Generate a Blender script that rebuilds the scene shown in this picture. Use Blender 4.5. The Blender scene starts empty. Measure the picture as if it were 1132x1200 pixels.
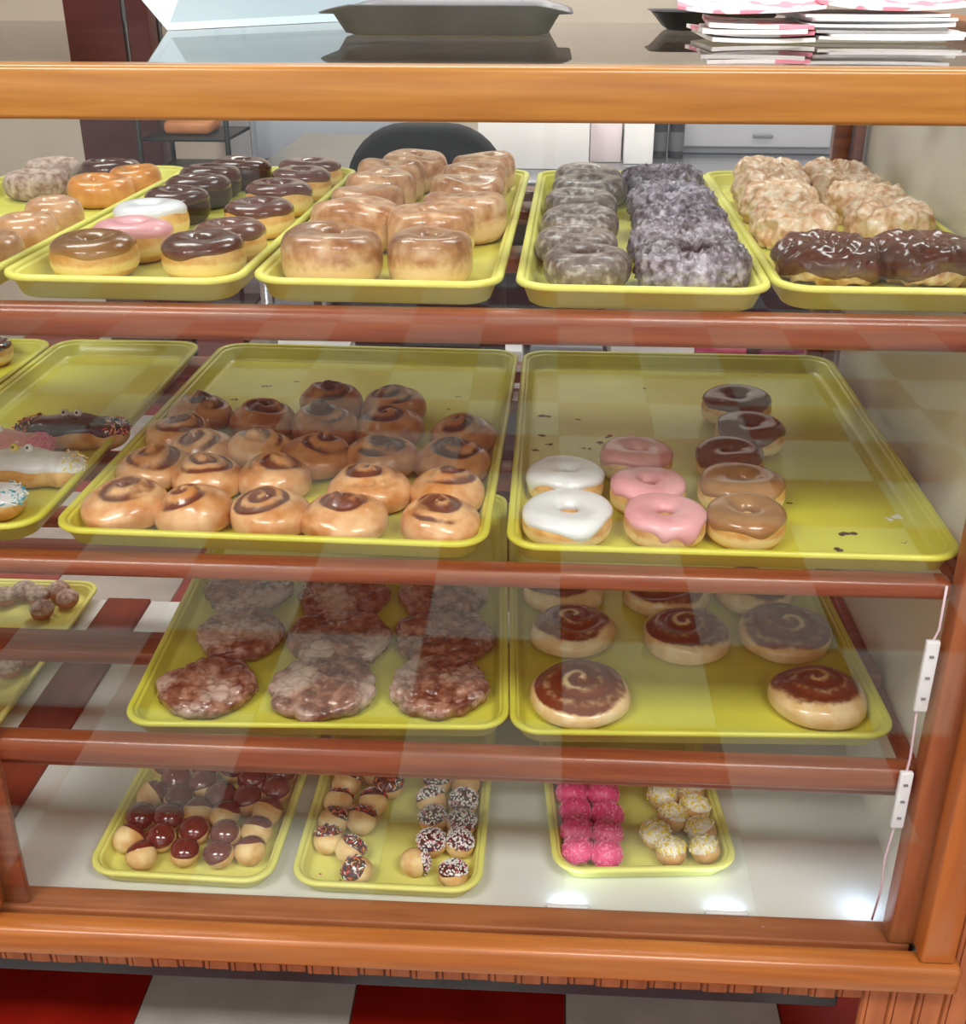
import bpy, math, random
import numpy as np
from mathutils import Matrix, Vector

# ------------------------------------------------------------------ camera, world, lights, exposure
sc = bpy.context.scene
COL = sc.collection
cd = bpy.data.cameras.new('camera'); cam = bpy.data.objects.new('camera', cd); COL.objects.link(cam)
rt = Vector((.9984, .0557, .0007)); up = Vector((-.0248, .4325, .9013)); fw = Vector((-.0499, .8999, -.4332))
M = Matrix((rt, up, -fw)).transposed().to_4x4(); M.translation = Vector((0, -1.0476, .264))
cam.matrix_world = M
cd.sensor_fit = 'HORIZONTAL'; cd.sensor_width = 36; cd.lens = 1337.8 / 1132 * 36; cd.clip_start = .02
sc.camera = cam
sc.view_settings.view_transform = 'Standard'; sc.view_settings.look = 'None'
sc.view_settings.gamma = 1; sc.view_settings.exposure = 0.0
w = bpy.data.worlds.new('sky'); sc.world = w; w.use_nodes = True
bg = w.node_tree.nodes['Background']; bg.inputs['Color'].default_value = (.78, .88, 1, 1); bg.inputs['Strength'].default_value = 1.7

def area(name, loc, sx, sy, power, color, rot=(0, 0, 0)):
    l = bpy.data.lights.new(name, 'AREA'); l.shape = 'RECTANGLE'; l.size = sx; l.size_y = sy
    l.energy = power; l.color = color
    o = bpy.data.objects.new(name, l); COL.objects.link(o); o.location = loc; o.rotation_euler = rot
    return o
FL = -1.085          # floor height (the top shelf's tray rims are z = 0)
CEIL = 1.75
PANELS = [(-1.2, -1.45), (1.0, -1.45), (-1.2, .85), (1.0, .85), (-1.2, -3.7), (1.0, -3.7), (-.2, 2.4)]
POWER = [57, 57, 24, 24, 24, 24, 24]
for (px_, py_), pw_ in zip(PANELS, POWER):
    area('ceiling_lamp', (px_, py_, CEIL - .05), 1.15, .55, pw_, (1, .97, .93))

# ------------------------------------------------------------------ helpers
def lin(c):
    return tuple((x / 12.92 if x <= .04045 else ((x + .055) / 1.055) ** 2.4) for x in (v / 255 for v in c)) + (1,)
rng = np.random.default_rng(11)
MATS = {}
def mat(name, rgb, rough=.5, metal=0, spec=.5, coat=0, sss=0, emit=0):
    if name in MATS: return MATS[name]
    m = bpy.data.materials.new(name); m.use_nodes = True
    b = m.node_tree.nodes['Principled BSDF']
    b.inputs['Base Color'].default_value = lin(rgb); b.inputs['Roughness'].default_value = rough
    b.inputs['Metallic'].default_value = metal; b.inputs['Specular IOR Level'].default_value = spec
    b.inputs['Coat Weight'].default_value = coat; b.inputs['Coat Roughness'].default_value = .12
    if sss:
        b.inputs['Subsurface Weight'].default_value = sss; b.inputs['Subsurface Scale'].default_value = .01
    if emit:
        b.inputs['Emission Color'].default_value = lin(rgb); b.inputs['Emission Strength'].default_value = emit
    MATS[name] = m
    return m
def noisy(name, a, b_, scale=20, rough=.5, stretch=(1, 1, 1), lo=.35, hi=.65, bump=0, coat=0, detail=4, third=None, bscale=None, rnd=0, spec=.5, attr=None, attr_col=None, sss=0):
    """two-tone procedural material; attr mixes in attr_col by a mesh attribute (a real pattern on the piece)"""
    if name in MATS: return MATS[name]
    m = mat(name, a, rough, coat=coat, spec=spec, sss=sss); nt = m.node_tree; N = nt.nodes; L = nt.links
    bs = N['Principled BSDF']
    tc = N.new('ShaderNodeTexCoord'); mp = N.new('ShaderNodeMapping'); mp.inputs['Scale'].default_value = stretch
    L.new(tc.outputs['Object'], mp.inputs['Vector'])
    vec = mp.outputs['Vector']
    if rnd:
        oi = N.new('ShaderNodeObjectInfo'); ml = N.new('ShaderNodeMath'); ml.operation = 'MULTIPLY'; ml.inputs[1].default_value = 7
        L.new(oi.outputs['Random'], ml.inputs[0]); L.new(ml.outputs[0], mp.inputs['Location'])
    nz = N.new('ShaderNodeTexNoise'); nz.inputs['Scale'].default_value = scale; nz.inputs['Detail'].default_value = detail
    L.new(vec, nz.inputs['Vector'])
    r = N.new('ShaderNodeValToRGB'); r.color_ramp.elements[0].position = lo; r.color_ramp.elements[1].position = hi
    r.color_ramp.elements[0].color = lin(a); r.color_ramp.elements[1].color = lin(b_)
    if third:
        e = r.color_ramp.elements.new((lo + hi) / 2); e.color = lin(third)
    L.new(nz.outputs['Fac'], r.inputs['Fac']); out = r.outputs['Color']
    if attr:
        at = N.new('ShaderNodeAttribute'); at.attribute_name = attr
        mx = N.new('ShaderNodeMix'); mx.data_type = 'RGBA'
        nj = N.new('ShaderNodeTexNoise'); nj.inputs['Scale'].default_value = scale * 3; nj.inputs['Detail'].default_value = 3; L.new(vec, nj.inputs['Vector'])
        ad = N.new('ShaderNodeMath'); ad.operation = 'MULTIPLY_ADD'; ad.inputs[1].default_value = .9; L.new(nj.outputs['Fac'], ad.inputs[0]); L.new(at.outputs['Fac'], ad.inputs[2])
        sm_ = N.new('ShaderNodeMapRange'); sm_.interpolation_type = 'SMOOTHSTEP'; sm_.inputs['From Min'].default_value = .55; sm_.inputs['From Max'].default_value = 1.3
        L.new(ad.outputs[0], sm_.inputs['Value']); L.new(sm_.outputs[0], mx.inputs[0]); L.new(out, mx.inputs[6]); mx.inputs[7].default_value = lin(attr_col)
        out = mx.outputs[2]
    L.new(out, bs.inputs['Base Color'])
    if bump:
        n2 = N.new('ShaderNodeTexNoise'); n2.inputs['Scale'].default_value = bscale or scale * 3; n2.inputs['Detail'].default_value = 4
        L.new(vec, n2.inputs['Vector'])
        bp = N.new('ShaderNodeBump'); bp.inputs['Strength'].default_value = bump; bp.inputs['Distance'].default_value = .002
        L.new(n2.outputs['Fac'], bp.inputs['Height']); L.new(bp.outputs['Normal'], bs.inputs['Normal'])
    return m

def link(name, me, m=None, parent=None, smooth=True):
    o = bpy.data.objects.new(name, me); COL.objects.link(o)
    if m is not None:
        for q in (m if isinstance(m, (list, tuple)) else [m]): me.materials.append(q)
    if smooth:
        me.polygons.foreach_set('use_smooth', [True] * len(me.polygons))
    if parent: o.parent = parent
    return o
def mesh(verts, faces, name='m'):
    me = bpy.data.meshes.new(name); me.from_pydata([tuple(map(float, v)) for v in verts], [], faces); me.update(); return me
def tag(o, label=None, cat=None, group=None, kind=None):
    if label: o['label'] = label
    if cat: o['category'] = cat
    if group: o['group'] = group
    if kind: o['kind'] = kind
    return o
def thing(name, label, cat, loc=(0, 0, 0), rot=(0, 0, 0), group=None):
    o = bpy.data.objects.new(name, None); COL.objects.link(o); o.empty_display_size = .05
    o.location = loc; o.rotation_euler = rot
    return tag(o, label, cat, group)
def box(name, x0, x1, y0, y1, z0, z1, m, parent=None, bev=.002, seg=2):
    """bevelled box"""
    cx, cy, cz = (x0 + x1) / 2, (y0 + y1) / 2, (z0 + z1) / 2
    hx, hy, hz = (x1 - x0) / 2, (y1 - y0) / 2, (z1 - z0) / 2
    import bmesh
    bm = bmesh.new(); bmesh.ops.create_cube(bm, size=2)
    for v in bm.verts: v.co = Vector((v.co.x * hx, v.co.y * hy, v.co.z * hz))
    if bev:
        bev = min(bev, .45 * min(hx, hy, hz) * 2)
        bmesh.ops.bevel(bm, geom=bm.edges[:], offset=bev, segments=seg, affect='EDGES', profile=.5)
    me = bpy.data.meshes.new(name); bm.to_mesh(me); bm.free()
    o = link(name, me, m, parent, smooth=False)
    if bev and seg > 1:
        me.polygons.foreach_set('use_smooth', [True] * len(me.polygons)); me.set_sharp_from_angle(angle=math.radians(50))
    o.location = (cx, cy, cz)
    return o
def place(o, parent):       # parent while keeping world coordinates already given in o.location
    o.parent = parent; o.location = Vector(o.location) - Vector(parent.location); return o
def grid_faces(nu, nv, closeu=True, closev=False):
    F = []
    for i in range(nu if closeu else nu - 1):
        i2 = (i + 1) % nu
        for j in range(nv if closev else nv - 1):
            j2 = (j + 1) % nv
            F.append((i * nv + j, i2 * nv + j, i2 * nv + j2, i * nv + j2))
    return F
def add_attr(me, name, vals):
    a = me.attributes.new(name, 'FLOAT', 'POINT'); a.data.foreach_set('value', np.clip(np.asarray(vals, float).ravel(), 0, 1).tolist())
def wav(P, freq, seed, n=12):
    """smooth pseudo-noise in -1..1, vectorised"""
    r = np.random.default_rng(seed); K = r.normal(size=(n, 3)); K /= np.linalg.norm(K, axis=1)[:, None]
    K *= freq * (.6 + .8 * r.random((n, 1))); ph = r.random(n) * 6.283
    return np.sin(P @ K.T + ph).sum(-1) / math.sqrt(n) * .9
def tube(name, pts, r, m, parent=None, n=8):
    pts = [Vector(p) for p in pts]; V = []
    for i, p in enumerate(pts):
        d = (pts[min(i + 1, len(pts) - 1)] - pts[max(i - 1, 0)]).normalized()
        a = d.orthogonal().normalized() if abs(d.z) > .9 else d.cross(Vector((0, 0, 1))).normalized()
        b = d.cross(a)
        for k in range(n):
            t = 2 * math.pi * k / n; V.append(p + (a * math.cos(t) + b * math.sin(t)) * r)
    F = [(i * n + k, i * n + (k + 1) % n, (i + 1) * n + (k + 1) % n, (i + 1) * n + k) for i in range(len(pts) - 1) for k in range(n)]
    F += [tuple(range(n))[::-1], tuple((len(pts) - 1) * n + k for k in range(n))]
    return link(name, mesh(V, F), m, parent)
ORD = ['first', 'second', 'third', 'fourth', 'fifth', 'sixth', 'seventh', 'eighth', 'ninth', 'tenth', 'eleventh', 'twelfth']

# ------------------------------------------------------------------ materials
wood_top = noisy('honey_wood', (152, 98, 36), (178, 124, 52), 9, .32, (.6, 12, 12), .3, .7, coat=.25, third=(164, 110, 42), bump=.05)
wood_rail = noisy('red_brown_wood', (114, 54, 28), (152, 84, 44), 9, .35, (.6, 12, 12), .3, .7, coat=.25, third=(134, 68, 36), bump=.05)
wood_ledge = noisy('orange_wood', (148, 84, 36), (174, 106, 46), 9, .35, (.6, 12, 12), .3, .7, coat=.3, third=(162, 96, 42), bump=.08)
wood_post = noisy('orange_post_wood', (156, 84, 34), (184, 108, 44), 7, .35, (6, 6, .5), .3, .7, coat=.3, bump=.05)
wood_dark = noisy('dark_stained_wood', (98, 40, 26), (128, 56, 36), 8, .4, (5, .6, 5), bump=.05)
white_lam = noisy('white_laminate', (212, 213, 210), (226, 226, 222), 3, .3, lo=.3, hi=.7)
tray_y = noisy('yellow_tray_plastic', (206, 203, 66), (220, 217, 86), 9, .34, lo=.3, hi=.7, coat=.15)
tray_p = noisy('pale_yellow_tray_plastic', (226, 224, 118), (234, 232, 134), 9, .36, lo=.3, hi=.7, coat=.1)
wall_m = noisy('beige_paint', (205, 196, 180), (214, 205, 190), 3, .7)
ceil_m = noisy('white_ceiling', (228, 226, 222), (236, 234, 230), 3, .8)
steel = noisy('brushed_steel', (150, 152, 156), (172, 174, 178), 12, .28, (.5, 8, 8)); steel.node_tree.nodes['Principled BSDF'].inputs['Metallic'].default_value = .85
black_m = noisy('black_fabric', (14, 13, 15), (24, 22, 24), 30, .8, bump=.2)
dark_rub = noisy('black_rubber', (22, 27, 32), (34, 40, 46), 20, .4)
paper_w = noisy('white_paper', (226, 226, 228), (238, 238, 238), 8, .6)
paper_p = noisy('pink_print_paper', (240, 236, 238), (232, 140, 160), 34, .6, lo=.50, hi=.56, detail=2, third=(238, 220, 226))
pale_blue = noisy('pale_blue_board', (186, 214, 228), (200, 224, 236), 3, .4)
grey_pl = noisy('grey_tray_plastic', (104, 106, 112), (118, 120, 126), 12, .45)
red_box = noisy('pink_bag_stack', (176, 50, 84), (206, 90, 120), 12, .5)

def glass_mat(name, tint=(.97, .985, .98)):
    m = bpy.data.materials.new(name); m.use_nodes = True; nt = m.node_tree; N = nt.nodes; L = nt.links
    N.remove(N['Principled BSDF']); out = N['Material Output']
    t = N.new('ShaderNodeBsdfTransparent'); t.inputs['Color'].default_value = (*tint, 1)
    g = N.new('ShaderNodeBsdfGlossy'); g.inputs['Roughness'].default_value = 0.0
    fr = N.new('ShaderNodeFresnel'); ge = N.new('ShaderNodeNewGeometry')
    mr = N.new('ShaderNodeMapRange'); mr.inputs['To Min'].default_value = 1.52; mr.inputs['To Max'].default_value = 1 / 1.52   # same reflectance on both faces
    L.new(ge.outputs['Backfacing'], mr.inputs['Value']); L.new(mr.outputs[0], fr.inputs['IOR'])
    mx = N.new('ShaderNodeMixShader'); L.new(fr.outputs[0], mx.inputs[0]); L.new(t.outputs[0], mx.inputs[1]); L.new(g.outputs[0], mx.inputs[2])
    L.new(mx.outputs[0], out.inputs['Surface']); return m
glass = glass_mat('clear_glass')
glass_top_m = glass_mat('smoky_glass', (.88, .91, .92))

# ------------------------------------------------------------------ room shell
def struct(o): o['kind'] = 'structure'; return o
RX0, RX1, RY0, RY1 = -3.0, 3.0, -5.2, 3.4
floor = struct(box('floor', RX0, RX1, RY0, RY1, FL - .1, FL - .006, mat('grout', (70, 62, 58), .8), bev=0))
tile_w = noisy('white_floor_tile', (168, 163, 157), (182, 177, 171), 14, .3, rnd=1, bump=.02)
tile_r = noisy('red_floor_tile', (128, 20, 12), (146, 30, 18), 10, .28, rnd=1, bump=.02)
TS = .3045; TX0 = -.5555
def tile_mesh(s, h=.006, b=.0015):
    a = s / 2 - .0007
    V = [(-a, -a, 0), (a, -a, 0), (a, a, 0), (-a, a, 0), (-a, -a, h - b), (a, -a, h - b), (a, a, h - b), (-a, a, h - b)]
    c = a - b; V += [(-c, -c, h), (c, -c, h), (c, c, h), (-c, c, h)]
    F = [(0, 1, 5, 4), (1, 2, 6, 5), (2, 3, 7, 6), (3, 0, 4, 7), (4, 5, 9, 8), (5, 6, 10, 9), (6, 7, 11, 10), (7, 4, 8, 11), (8, 9, 10, 11)]
    return V, F
TY0 = .30
V_, F_ = tile_mesh(TS); tme = {}
for k, m_ in (('w', tile_w), ('r', tile_r)):
    tme[k] = mesh(V_, F_); tme[k].materials.append(m_)
fv = {'w': ([], []), 'r': ([], [])}
for i in range(-8, 12):
    for j in range(-18, 10):
        cx, cy = TX0 + (i + .5) * TS, TY0 + (j + .5) * TS
        if not (RX0 + TS / 2 < cx < RX1 - TS / 2 and RY0 + TS / 2 < cy < RY1 - TS / 2): continue
        k = 'r' if (i + j) % 2 == 0 else 'w'
        if -1.8 < cx < 1.5 and -3.9 < cy < 1.0:
            o = bpy.data.objects.new('tile', tme[k]); COL.objects.link(o); o.parent = floor
            o.location = Vector((cx, cy, FL - .006)) - floor.location
        else:
            VV, FF = fv[k]; n = len(VV)
            VV += [(x + cx, y + cy, z + FL - .006) for x, y, z in V_]; FF += [tuple(q + n for q in f) for f in F_]
for k, m_ in (('w', tile_w), ('r', tile_r)):
    o = link('tile_field', mesh(*fv[k]), m_, floor, smooth=False); o['kind'] = 'stuff'; o.location = -floor.location
struct(box('ceiling', RX0, RX1, RY0, RY1, CEIL, CEIL + .1, ceil_m, bev=0))
struct(box('wall_left', RX0 - .1, RX0, RY0 - .1, RY1 + .1, FL, CEIL, wall_m, bev=0))
struct(box('wall_right', RX1, RX1 + .1, RY0 - .1, RY1 + .1, FL, CEIL, wall_m, bev=0))
struct(box('wall_back', RX0, RX1, RY1, RY1 + .1, FL, CEIL, wall_m, bev=0))
# shop front behind the customer: low sill wall, header, mullioned glazing
wf = struct(box('wall_front', RX0, RX1, RY0 - .1, RY0, FL, FL + .12, wall_m, bev=0))
for x0, x1, z0, z1 in ((RX0, RX1, 1.2, CEIL),):
    place(box('header', x0, x1, RY0 - .1, RY0, z0, z1, wall_m, bev=0), wf)
for i in range(4):
    x0 = RX0 + i * 1.5
    wn = struct(box('window_%d' % (i + 1), x0 + .03, x0 + 1.47, RY0 - .06, RY0 - .05, FL + .16, 1.16, glass, bev=0))
    for a in ((x0, x0 + .03, FL + .12, 1.2), (x0 + 1.47, x0 + 1.5, FL + .12, 1.2), (x0 + .03, x0 + 1.47, FL + .12, FL + .16), (x0 + .03, x0 + 1.47, 1.16, 1.2)):
        place(box('window_frame', a[0], a[1], RY0 - .09, RY0 - .01, a[2], a[3], mat('dark_frame', (60, 56, 54), .4), bev=.003), wn)
struct(box('trim_1', -14, 14, -20, RY0 - .12, FL - .12, FL - .02, noisy('pavement', (150, 150, 148), (172, 170, 166), 2, .8), bev=0))
for px_, py_ in PANELS:
    t = thing('ceiling_light', 'rectangular white ceiling light panel above the shop at %.1f metres beside the case' % abs(py_), 'ceiling light', (px_, py_, CEIL - .03), group='ceiling light panels')
    t['label'] = 'rectangular white ceiling light panel, %s row, %s' % ({-1.45: 'row nearest the case front', .85: 'row over the case back', -3.7: 'shop window row', 2.4: 'back wall row'}[py_].replace(' row', ''), 'left one' if px_ < 0 else 'right one')
    if py_ == 2.4: t['label'] = 'single rectangular white ceiling light panel by the back wall'
    place(box('frame', px_ - .62, px_ + .62, py_ - .32, py_ + .32, CEIL - .02, CEIL - .0, mat('white_metal', (230, 230, 230), .4)), t)
    place(box('diffuser', px_ - .58, px_ + .58, py_ - .28, py_ + .28, CEIL - .035, CEIL - .02, mat('lit_diffuser', (255, 250, 240), .5, emit=2.2)), t)
# ------------------------------------------------------------------ the display case
case = thing('display_case', 'orange-stained wooden bakery display case with glass front, glass top and slatted shelves', 'display case', (0, 0, FL))
def cbox(name, *a, **k): return place(box(name, *a, **k), case)
WX = .4505                                   # inner face of the right side panel
cbox('top_rail', -1.75, .62, -.085, -.045, .148, .190, wood_top, bev=.004)
cbox('glass_top', -1.75, .60, -.045, .70, .181, .189, glass_top_m, bev=0)
sr = cbox('top_side_rail', .46, .50, .10, .70, .1905, .208, wood_ledge, bev=.003)
cbox('top_back_rail', -1.75, .50, .66, .70, .140, .180, wood_rail, bev=.003)
cbox('front_glass', -.6275, .4395, -.0575, -.0525, -.752, .147, glass, bev=0)
cbox('front_glass', -1.75, -.7205, -.0575, -.0525, -.752, .147, glass, bev=0)
cbox('deck', -.69, WX, -.012, .69, -.785, -.766, white_lam, bev=0)
cbox('deck', -1.75, -.77, -.012, .69, -.785, -.766, white_lam, bev=0)
cbox('deck_divider', -.769, -.691, -.012, .69, -.785, -.760, wood_dark, bev=.003)
cbox('bottom_stop', -1.75, .4395, -.050, -.013, -.785, -.758, noisy('worn_stop_wood', (142, 78, 44), (172, 104, 62), 9, .5, (.6, 6, 6), bump=.1), bev=.003)
cbox('ledge', -1.75, .486, -.092, -.060, -.792, -.752, wood_ledge, bev=.007, seg=3)
cbox('side_panel', WX, WX + .014, -.045, .69, -.80, .146, noisy('cream_laminate', (228, 224, 212), (238, 234, 224), 3, .35, lo=.3, hi=.7), bev=0)
cbox('outer_side_panel', WX + .0145, WX + .035, -.045, .69, -.80, .146, wood_post, bev=.002)
cbox('corner_post', .440, .478, -.083, -.0455, -.751, .147, wood_post, bev=.003)
cbox('inner_stop', .414, .4445, -.050, -.020, -.757, .146, noisy('inner_stop_wood', (150, 84, 48), (176, 106, 62), 8, .4, (6, 6, .6)), bev=.003)
cbox('corner_post', -.72, -.6285, -.083, -.0455, -.751, .147, wood_post, bev=.003)
cbox('inner_post', -.72, -.602, -.0450, -.035, -.757, .146, wood_rail, bev=.003)
cbox('back_post', .430, .4445, .655, .69, -.765, .14, wood_rail, bev=.003)
# narrow post strip that shows in front of the side panel at the back
cbox('back_post', .405, .4295, .672, .692, -.765, .14, wood_rail, bev=.003)
# shelves: bullnosed front rail, two slats and a back slat each
def rail(z1, z0, x1, y0=-.036, y1=-.008):
    return cbox('shelf_rail', -1.75, x1, y0, y1, z0, z1, wood_rail, bev=.009, seg=4)
ZT = (-.025, -.291, -.558)                 # tray bottoms
rail(-.023, -.054, .4135); rail(-.289, -.311, .4135); rail(-.520, -.553, .4130)
for k, z in enumerate(ZT):
    for y0, y1 in ((.205, .262), (.47, .53), (.60, .65)):
        cbox('shelf_slat', -1.75, .4445, y0, y1, z - .021, z - .0012, wood_rail, bev=.004)
    cbox('shelf_ledger', .4345, .4500, 0, .65, z - .040, z - .0215, wood_rail, bev=.003)
cbox('shelf_slat', -1.75, .4135, .0, .035, -.585, -.5592, wood_rail, bev=.004)
# bead board below the ledge, board by board
bb = noisy('bead_board_wood', (150, 84, 46), (178, 106, 62), 9, .45, (6, 6, .6), rnd=1, bump=.08)
bw = .0312
def bead_mesh(h, w_=bw, t=.008):
    a = w_ / 2 - .0004; P = [(-a, 0), (-a, -t + .003), (-a + .002, -t), (-a + .006, -t), (-a + .0068, -t + .0028), (-a + .0078, -t), (a - .001, -t), (a, -t + .003), (a, 0)]
    n = len(P); V = [(x, y, 0) for x, y in P] + [(x, y, h) for x, y in P]
    return mesh(V, [(i, (i + 1) % n, n + (i + 1) % n, n + i) for i in range(n)] + [tuple(range(n))[::-1], tuple(range(n, 2 * n))])
bm_s = bead_mesh(.058); bm_s.materials.append(bb)
bm_l = bead_mesh(.30); bm_l.materials.append(bb)
bm_t = bead_mesh(1.23); bm_t.materials.append(bb)
for i in range(49):
    x = -.78 + i * bw
    me_, z, y = (bm_s, -.825 + .0015 * math.sin(i * 1.7), -.0605) if x < .385 else ((bm_l, -1.0848, -.0605) if x < .478 else (bm_t, -1.0848, -.0605))
    o = bpy.data.objects.new('board', me_); COL.objects.link(o); o.parent = case; o.location = Vector((x, y, z)) - case.location
cbox('kick_rail', -1.75, .37, -.050, -.028, -.864, -.786, dark_rub, bev=.004)
cbox('base_panel', -1.75, .46, .62, .66, FL + .001, -.786, wood_dark, bev=.002)
cbox('under_shelf', -1.75, .46, -.05, .62, -.82, -.7865, wood_dark, bev=0)

# light strip: white modules on a wire down the right front edge and behind the bottom stop
ls = thing('light_strip', 'white light strip with pinkish wire down the right front edge inside the case', 'light strip', (.4, -.015, -.766))
led_w = mat('white_led_housing', (232, 232, 236), .4)
led_e = mat('led_glow', (170, 200, 255), .4, emit=8)
led_c = mat('led_glow_soft', (200, 215, 255), .4, emit=1.2)
def module(x, y, z, h=.05, horiz=False, lit=led_e):
    if horiz: o = place(box('led_module', x - h / 2, x + h / 2, y - .003, y + .003, z - .003, z + .003, led_w, bev=.001), ls); e = box('led', x - .010, x + .010, y + .0031, y + .0041, z - .002, z + .002, lit, bev=0)
    else:
        o = place(box('led_module', x - .007, x + .007, y - .004, y + .003, z - h / 2, z + h / 2, led_w, bev=.0015), ls); e = None
        for q in (-.3, 0, .3):
            d = box('led', x - .0022, x + .0022, y - .0056, y - .0041, z + q * h - .0012, z + q * h + .0012, mat('grey_dot', (120, 120, 128), .4), bev=0)
            d.parent = o; d.location = Vector(d.location) - Vector((x, y - .0005, z))
    if e is not None: e.parent = o; e.location = Vector(e.location) - Vector(o.location) - Vector(ls.location)
    return o
module(.400, -.040, -.395, .085); module(.400, -.040, -.555, .075)
tube('wire', [Vector(p) - Vector(ls.location) for p in [(.403, -.039, -.29), (.404, -.039, -.34), (.400, -.039, -.355), (.398, -.039, -.44), (.401, -.039, -.50), (.400, -.039, -.52), (.399, -.039, -.59), (.396, -.037, -.64), (.400, -.034, -.69), (.402, -.02, -.75)]], .0014, mat('pink_wire', (226, 200, 214), .4), ls)
for x in (.045, .235): module(x, -.0085, -.7625, .05, True)
for x, p in ((.045, .03), (.235, .04)):
    area('strip_led', (x, -.0035, -.7615), .03, .005, p, (.6, .76, 1), (math.radians(82), 0, 0))
area('strip_led', (.40, .006, -.735), .02,   .015, .03, (.6, .76, 1), (math.radians(35), 0, 0))

# ------------------------------------------------------------------ trays
def rrect(x0, y0, x1, y1, r, n=7):
    P = []
    for cx, cy, a0 in ((x1 - r, y1 - r, 0), (x0 + r, y1 - r, 90), (x0 + r, y0 + r, 180), (x1 - r, y0 + r, 270)):
        for k in range(n + 1):
            a = math.radians(a0 + 90 * k / n); P.append((cx + r * math.cos(a), cy + r * math.sin(a)))
    return P
def loft(loops, cap0=True, cap1=True):
    n = len(loops[0]); V = [p for l in loops for p in l]
    F = [(i * n + k, i * n + (k + 1) % n, (i + 1) * n + (k + 1) % n, (i + 1) * n + k) for i in range(len(loops) - 1) for k in range(n)]
    if cap0: F.append(tuple(range(n))[::-1])
    if cap1: F.append(tuple((len(loops) - 1) * n + k for k in range(n)))
    return mesh(V, F)
def tray_mesh(w_, L_=.65):
    prof = [(.0150, -.0250), (.0125, -.0235), (.0065, -.0080), (.0015, -.0065), (0, -.0045), (.0006, -.0010), (.0028, 0), (.0060, -.0002), (.0078, -.0014),
            (.0082, -.0036), (.0112, -.0042), (.0122, -.0058), (.0165, -.0185), (.0205, -.0211), (.026, -.0215)]
    return loft([[(x, y, z) for x, y in rrect(d, d, w_ - d, L_ - d, .036 - d * .7)] for d, z in prof])
TRAYS = {}
tray_t = noisy('lemon_tray_plastic', (220, 216, 98), (230, 228, 116), 9, .36, lo=.3, hi=.7, coat=.1)
def tray(key, k, x, y, rot, w_, label, m=None):
    z = (0, -.2658, -.5326, -.741)[k]
    o = link('serving_tray', tray_mesh(w_), m or tray_y, smooth=True)
    o.data.set_sharp_from_angle(angle=math.radians(60))
    o.location = (x, y, z); o.rotation_euler.z = rot
    tag(o, label, 'tray', 'yellow bakery trays'); TRAYS[key] = (x, y, z, rot, w_); return o
tray('T1', 0, -.765, -.012, -.024, .236, 'yellow tray at the far left of the top shelf with sugared and orange doughnuts', tray_t)
tray('T2', 0, -.522, -.012, -.024, .236, 'yellow tray on the top shelf with iced rings: maple, pink, white and chocolate', tray_t)
tray('T3', 0, -.2793, -.01, -.024, .2385, 'yellow tray on the top shelf with tall glazed raised doughnuts in two columns', tray_t)
tray('T4', 0, -.029, -.0202, -.0219, .2360, 'yellow tray on the top shelf with grey-brown rings and purple-grey crinkled doughnuts', tray_t)
tray('T5', 0, .2098, -.0117, -.012, .2320, 'yellow tray at the right end of the top shelf with pale lumpy and chocolate doughnuts', tray_t)
tray('Mx', 1, -.998, -.010, -.0, .236, 'yellow tray corner at the far left edge of the middle shelf')
tray('M0', 1, -.757, -.008, -.0, .228, 'narrow yellow tray on the middle shelf left of the bun tray, with bone-shaped doughnuts')
tray('M1', 1, -.513, -.0117, -.0237, .4604, 'wide yellow tray on the middle shelf crowded with golden cinnamon swirl buns')
tray('M2', 1, -.0344, -.0229, -.003, .4602, 'wide half-empty yellow tray on the middle shelf with white, pink and maple rings')
tray('L1', 2, -.484, .0177, .0397, .4548, 'wide yellow tray on the lower shelf with nine brown fritters')
tray('L2', 2, -.0286, .0275, .0379, .4480, 'wide yellow tray on the lower shelf with large brown honey buns')
tray('B0', 3, -1.02, .065, 0, .235, 'yellow tray on the white deck at the far left beyond the dark divider', tray_p)
tray('B1', 3, -.5506, -.005, -.0216, .2345, 'pale yellow tray on the white deck, leftmost of three, with chocolate-dipped doughnut holes', tray_p)
tray('B2', 3, -.2952, -.009, -.0091, .2359, 'pale yellow tray on the white deck, middle of three, with sprinkled doughnut holes', tray_p)
tray('B3', 3, .0278, .0287, .0789, .2313, 'pale yellow tray on the white deck, rightmost, with pink and yellow doughnut holes', tray_p)

# ------------------------------------------------------------------ doughnut shapes
PI2 = 2 * math.pi
def sgnpow(a, p): return np.sign(a) * np.abs(a) ** p
def ring_surf(D, h, hole, e, amp, freq, seed, rough=0, rfreq=0, ridge=0, stretch=1.0):
    R = D / 2; rh = hole * R; a = (R - rh) / 2; Rc = (R + rh) / 2; b = h / 2
    def S(U, V):
        rad = Rc + a * sgnpow(np.sin(V), 2 / e); z = b + b * sgnpow(np.cos(V), 2 / e)
        ring_ = np.stack([np.cos(U), np.sin(U), np.zeros_like(U)], -1)
        k = 1 + amp * wav(ring_ * 1.0, 2.2, seed)
        P = np.stack([rad * k * np.cos(U) * stretch, rad * k * np.sin(U), z * (1 + amp * 1.2 * wav(ring_, 2.5, seed + 5))], -1)
        if rough:
            n = np.stack([np.sin(V) * np.cos(U), np.sin(V) * np.sin(U), np.cos(V)], -1)
            d = wav(P / D, rfreq, seed + 9)
            if ridge: d = (1 - np.abs(d) * ridge) + .4 * wav(P / D, rfreq * 2.3, seed + 3)
            P = P + n * (d * rough)[..., None]
            P[..., 2] = np.maximum(P[..., 2], 0)
        return P
    return S
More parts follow.
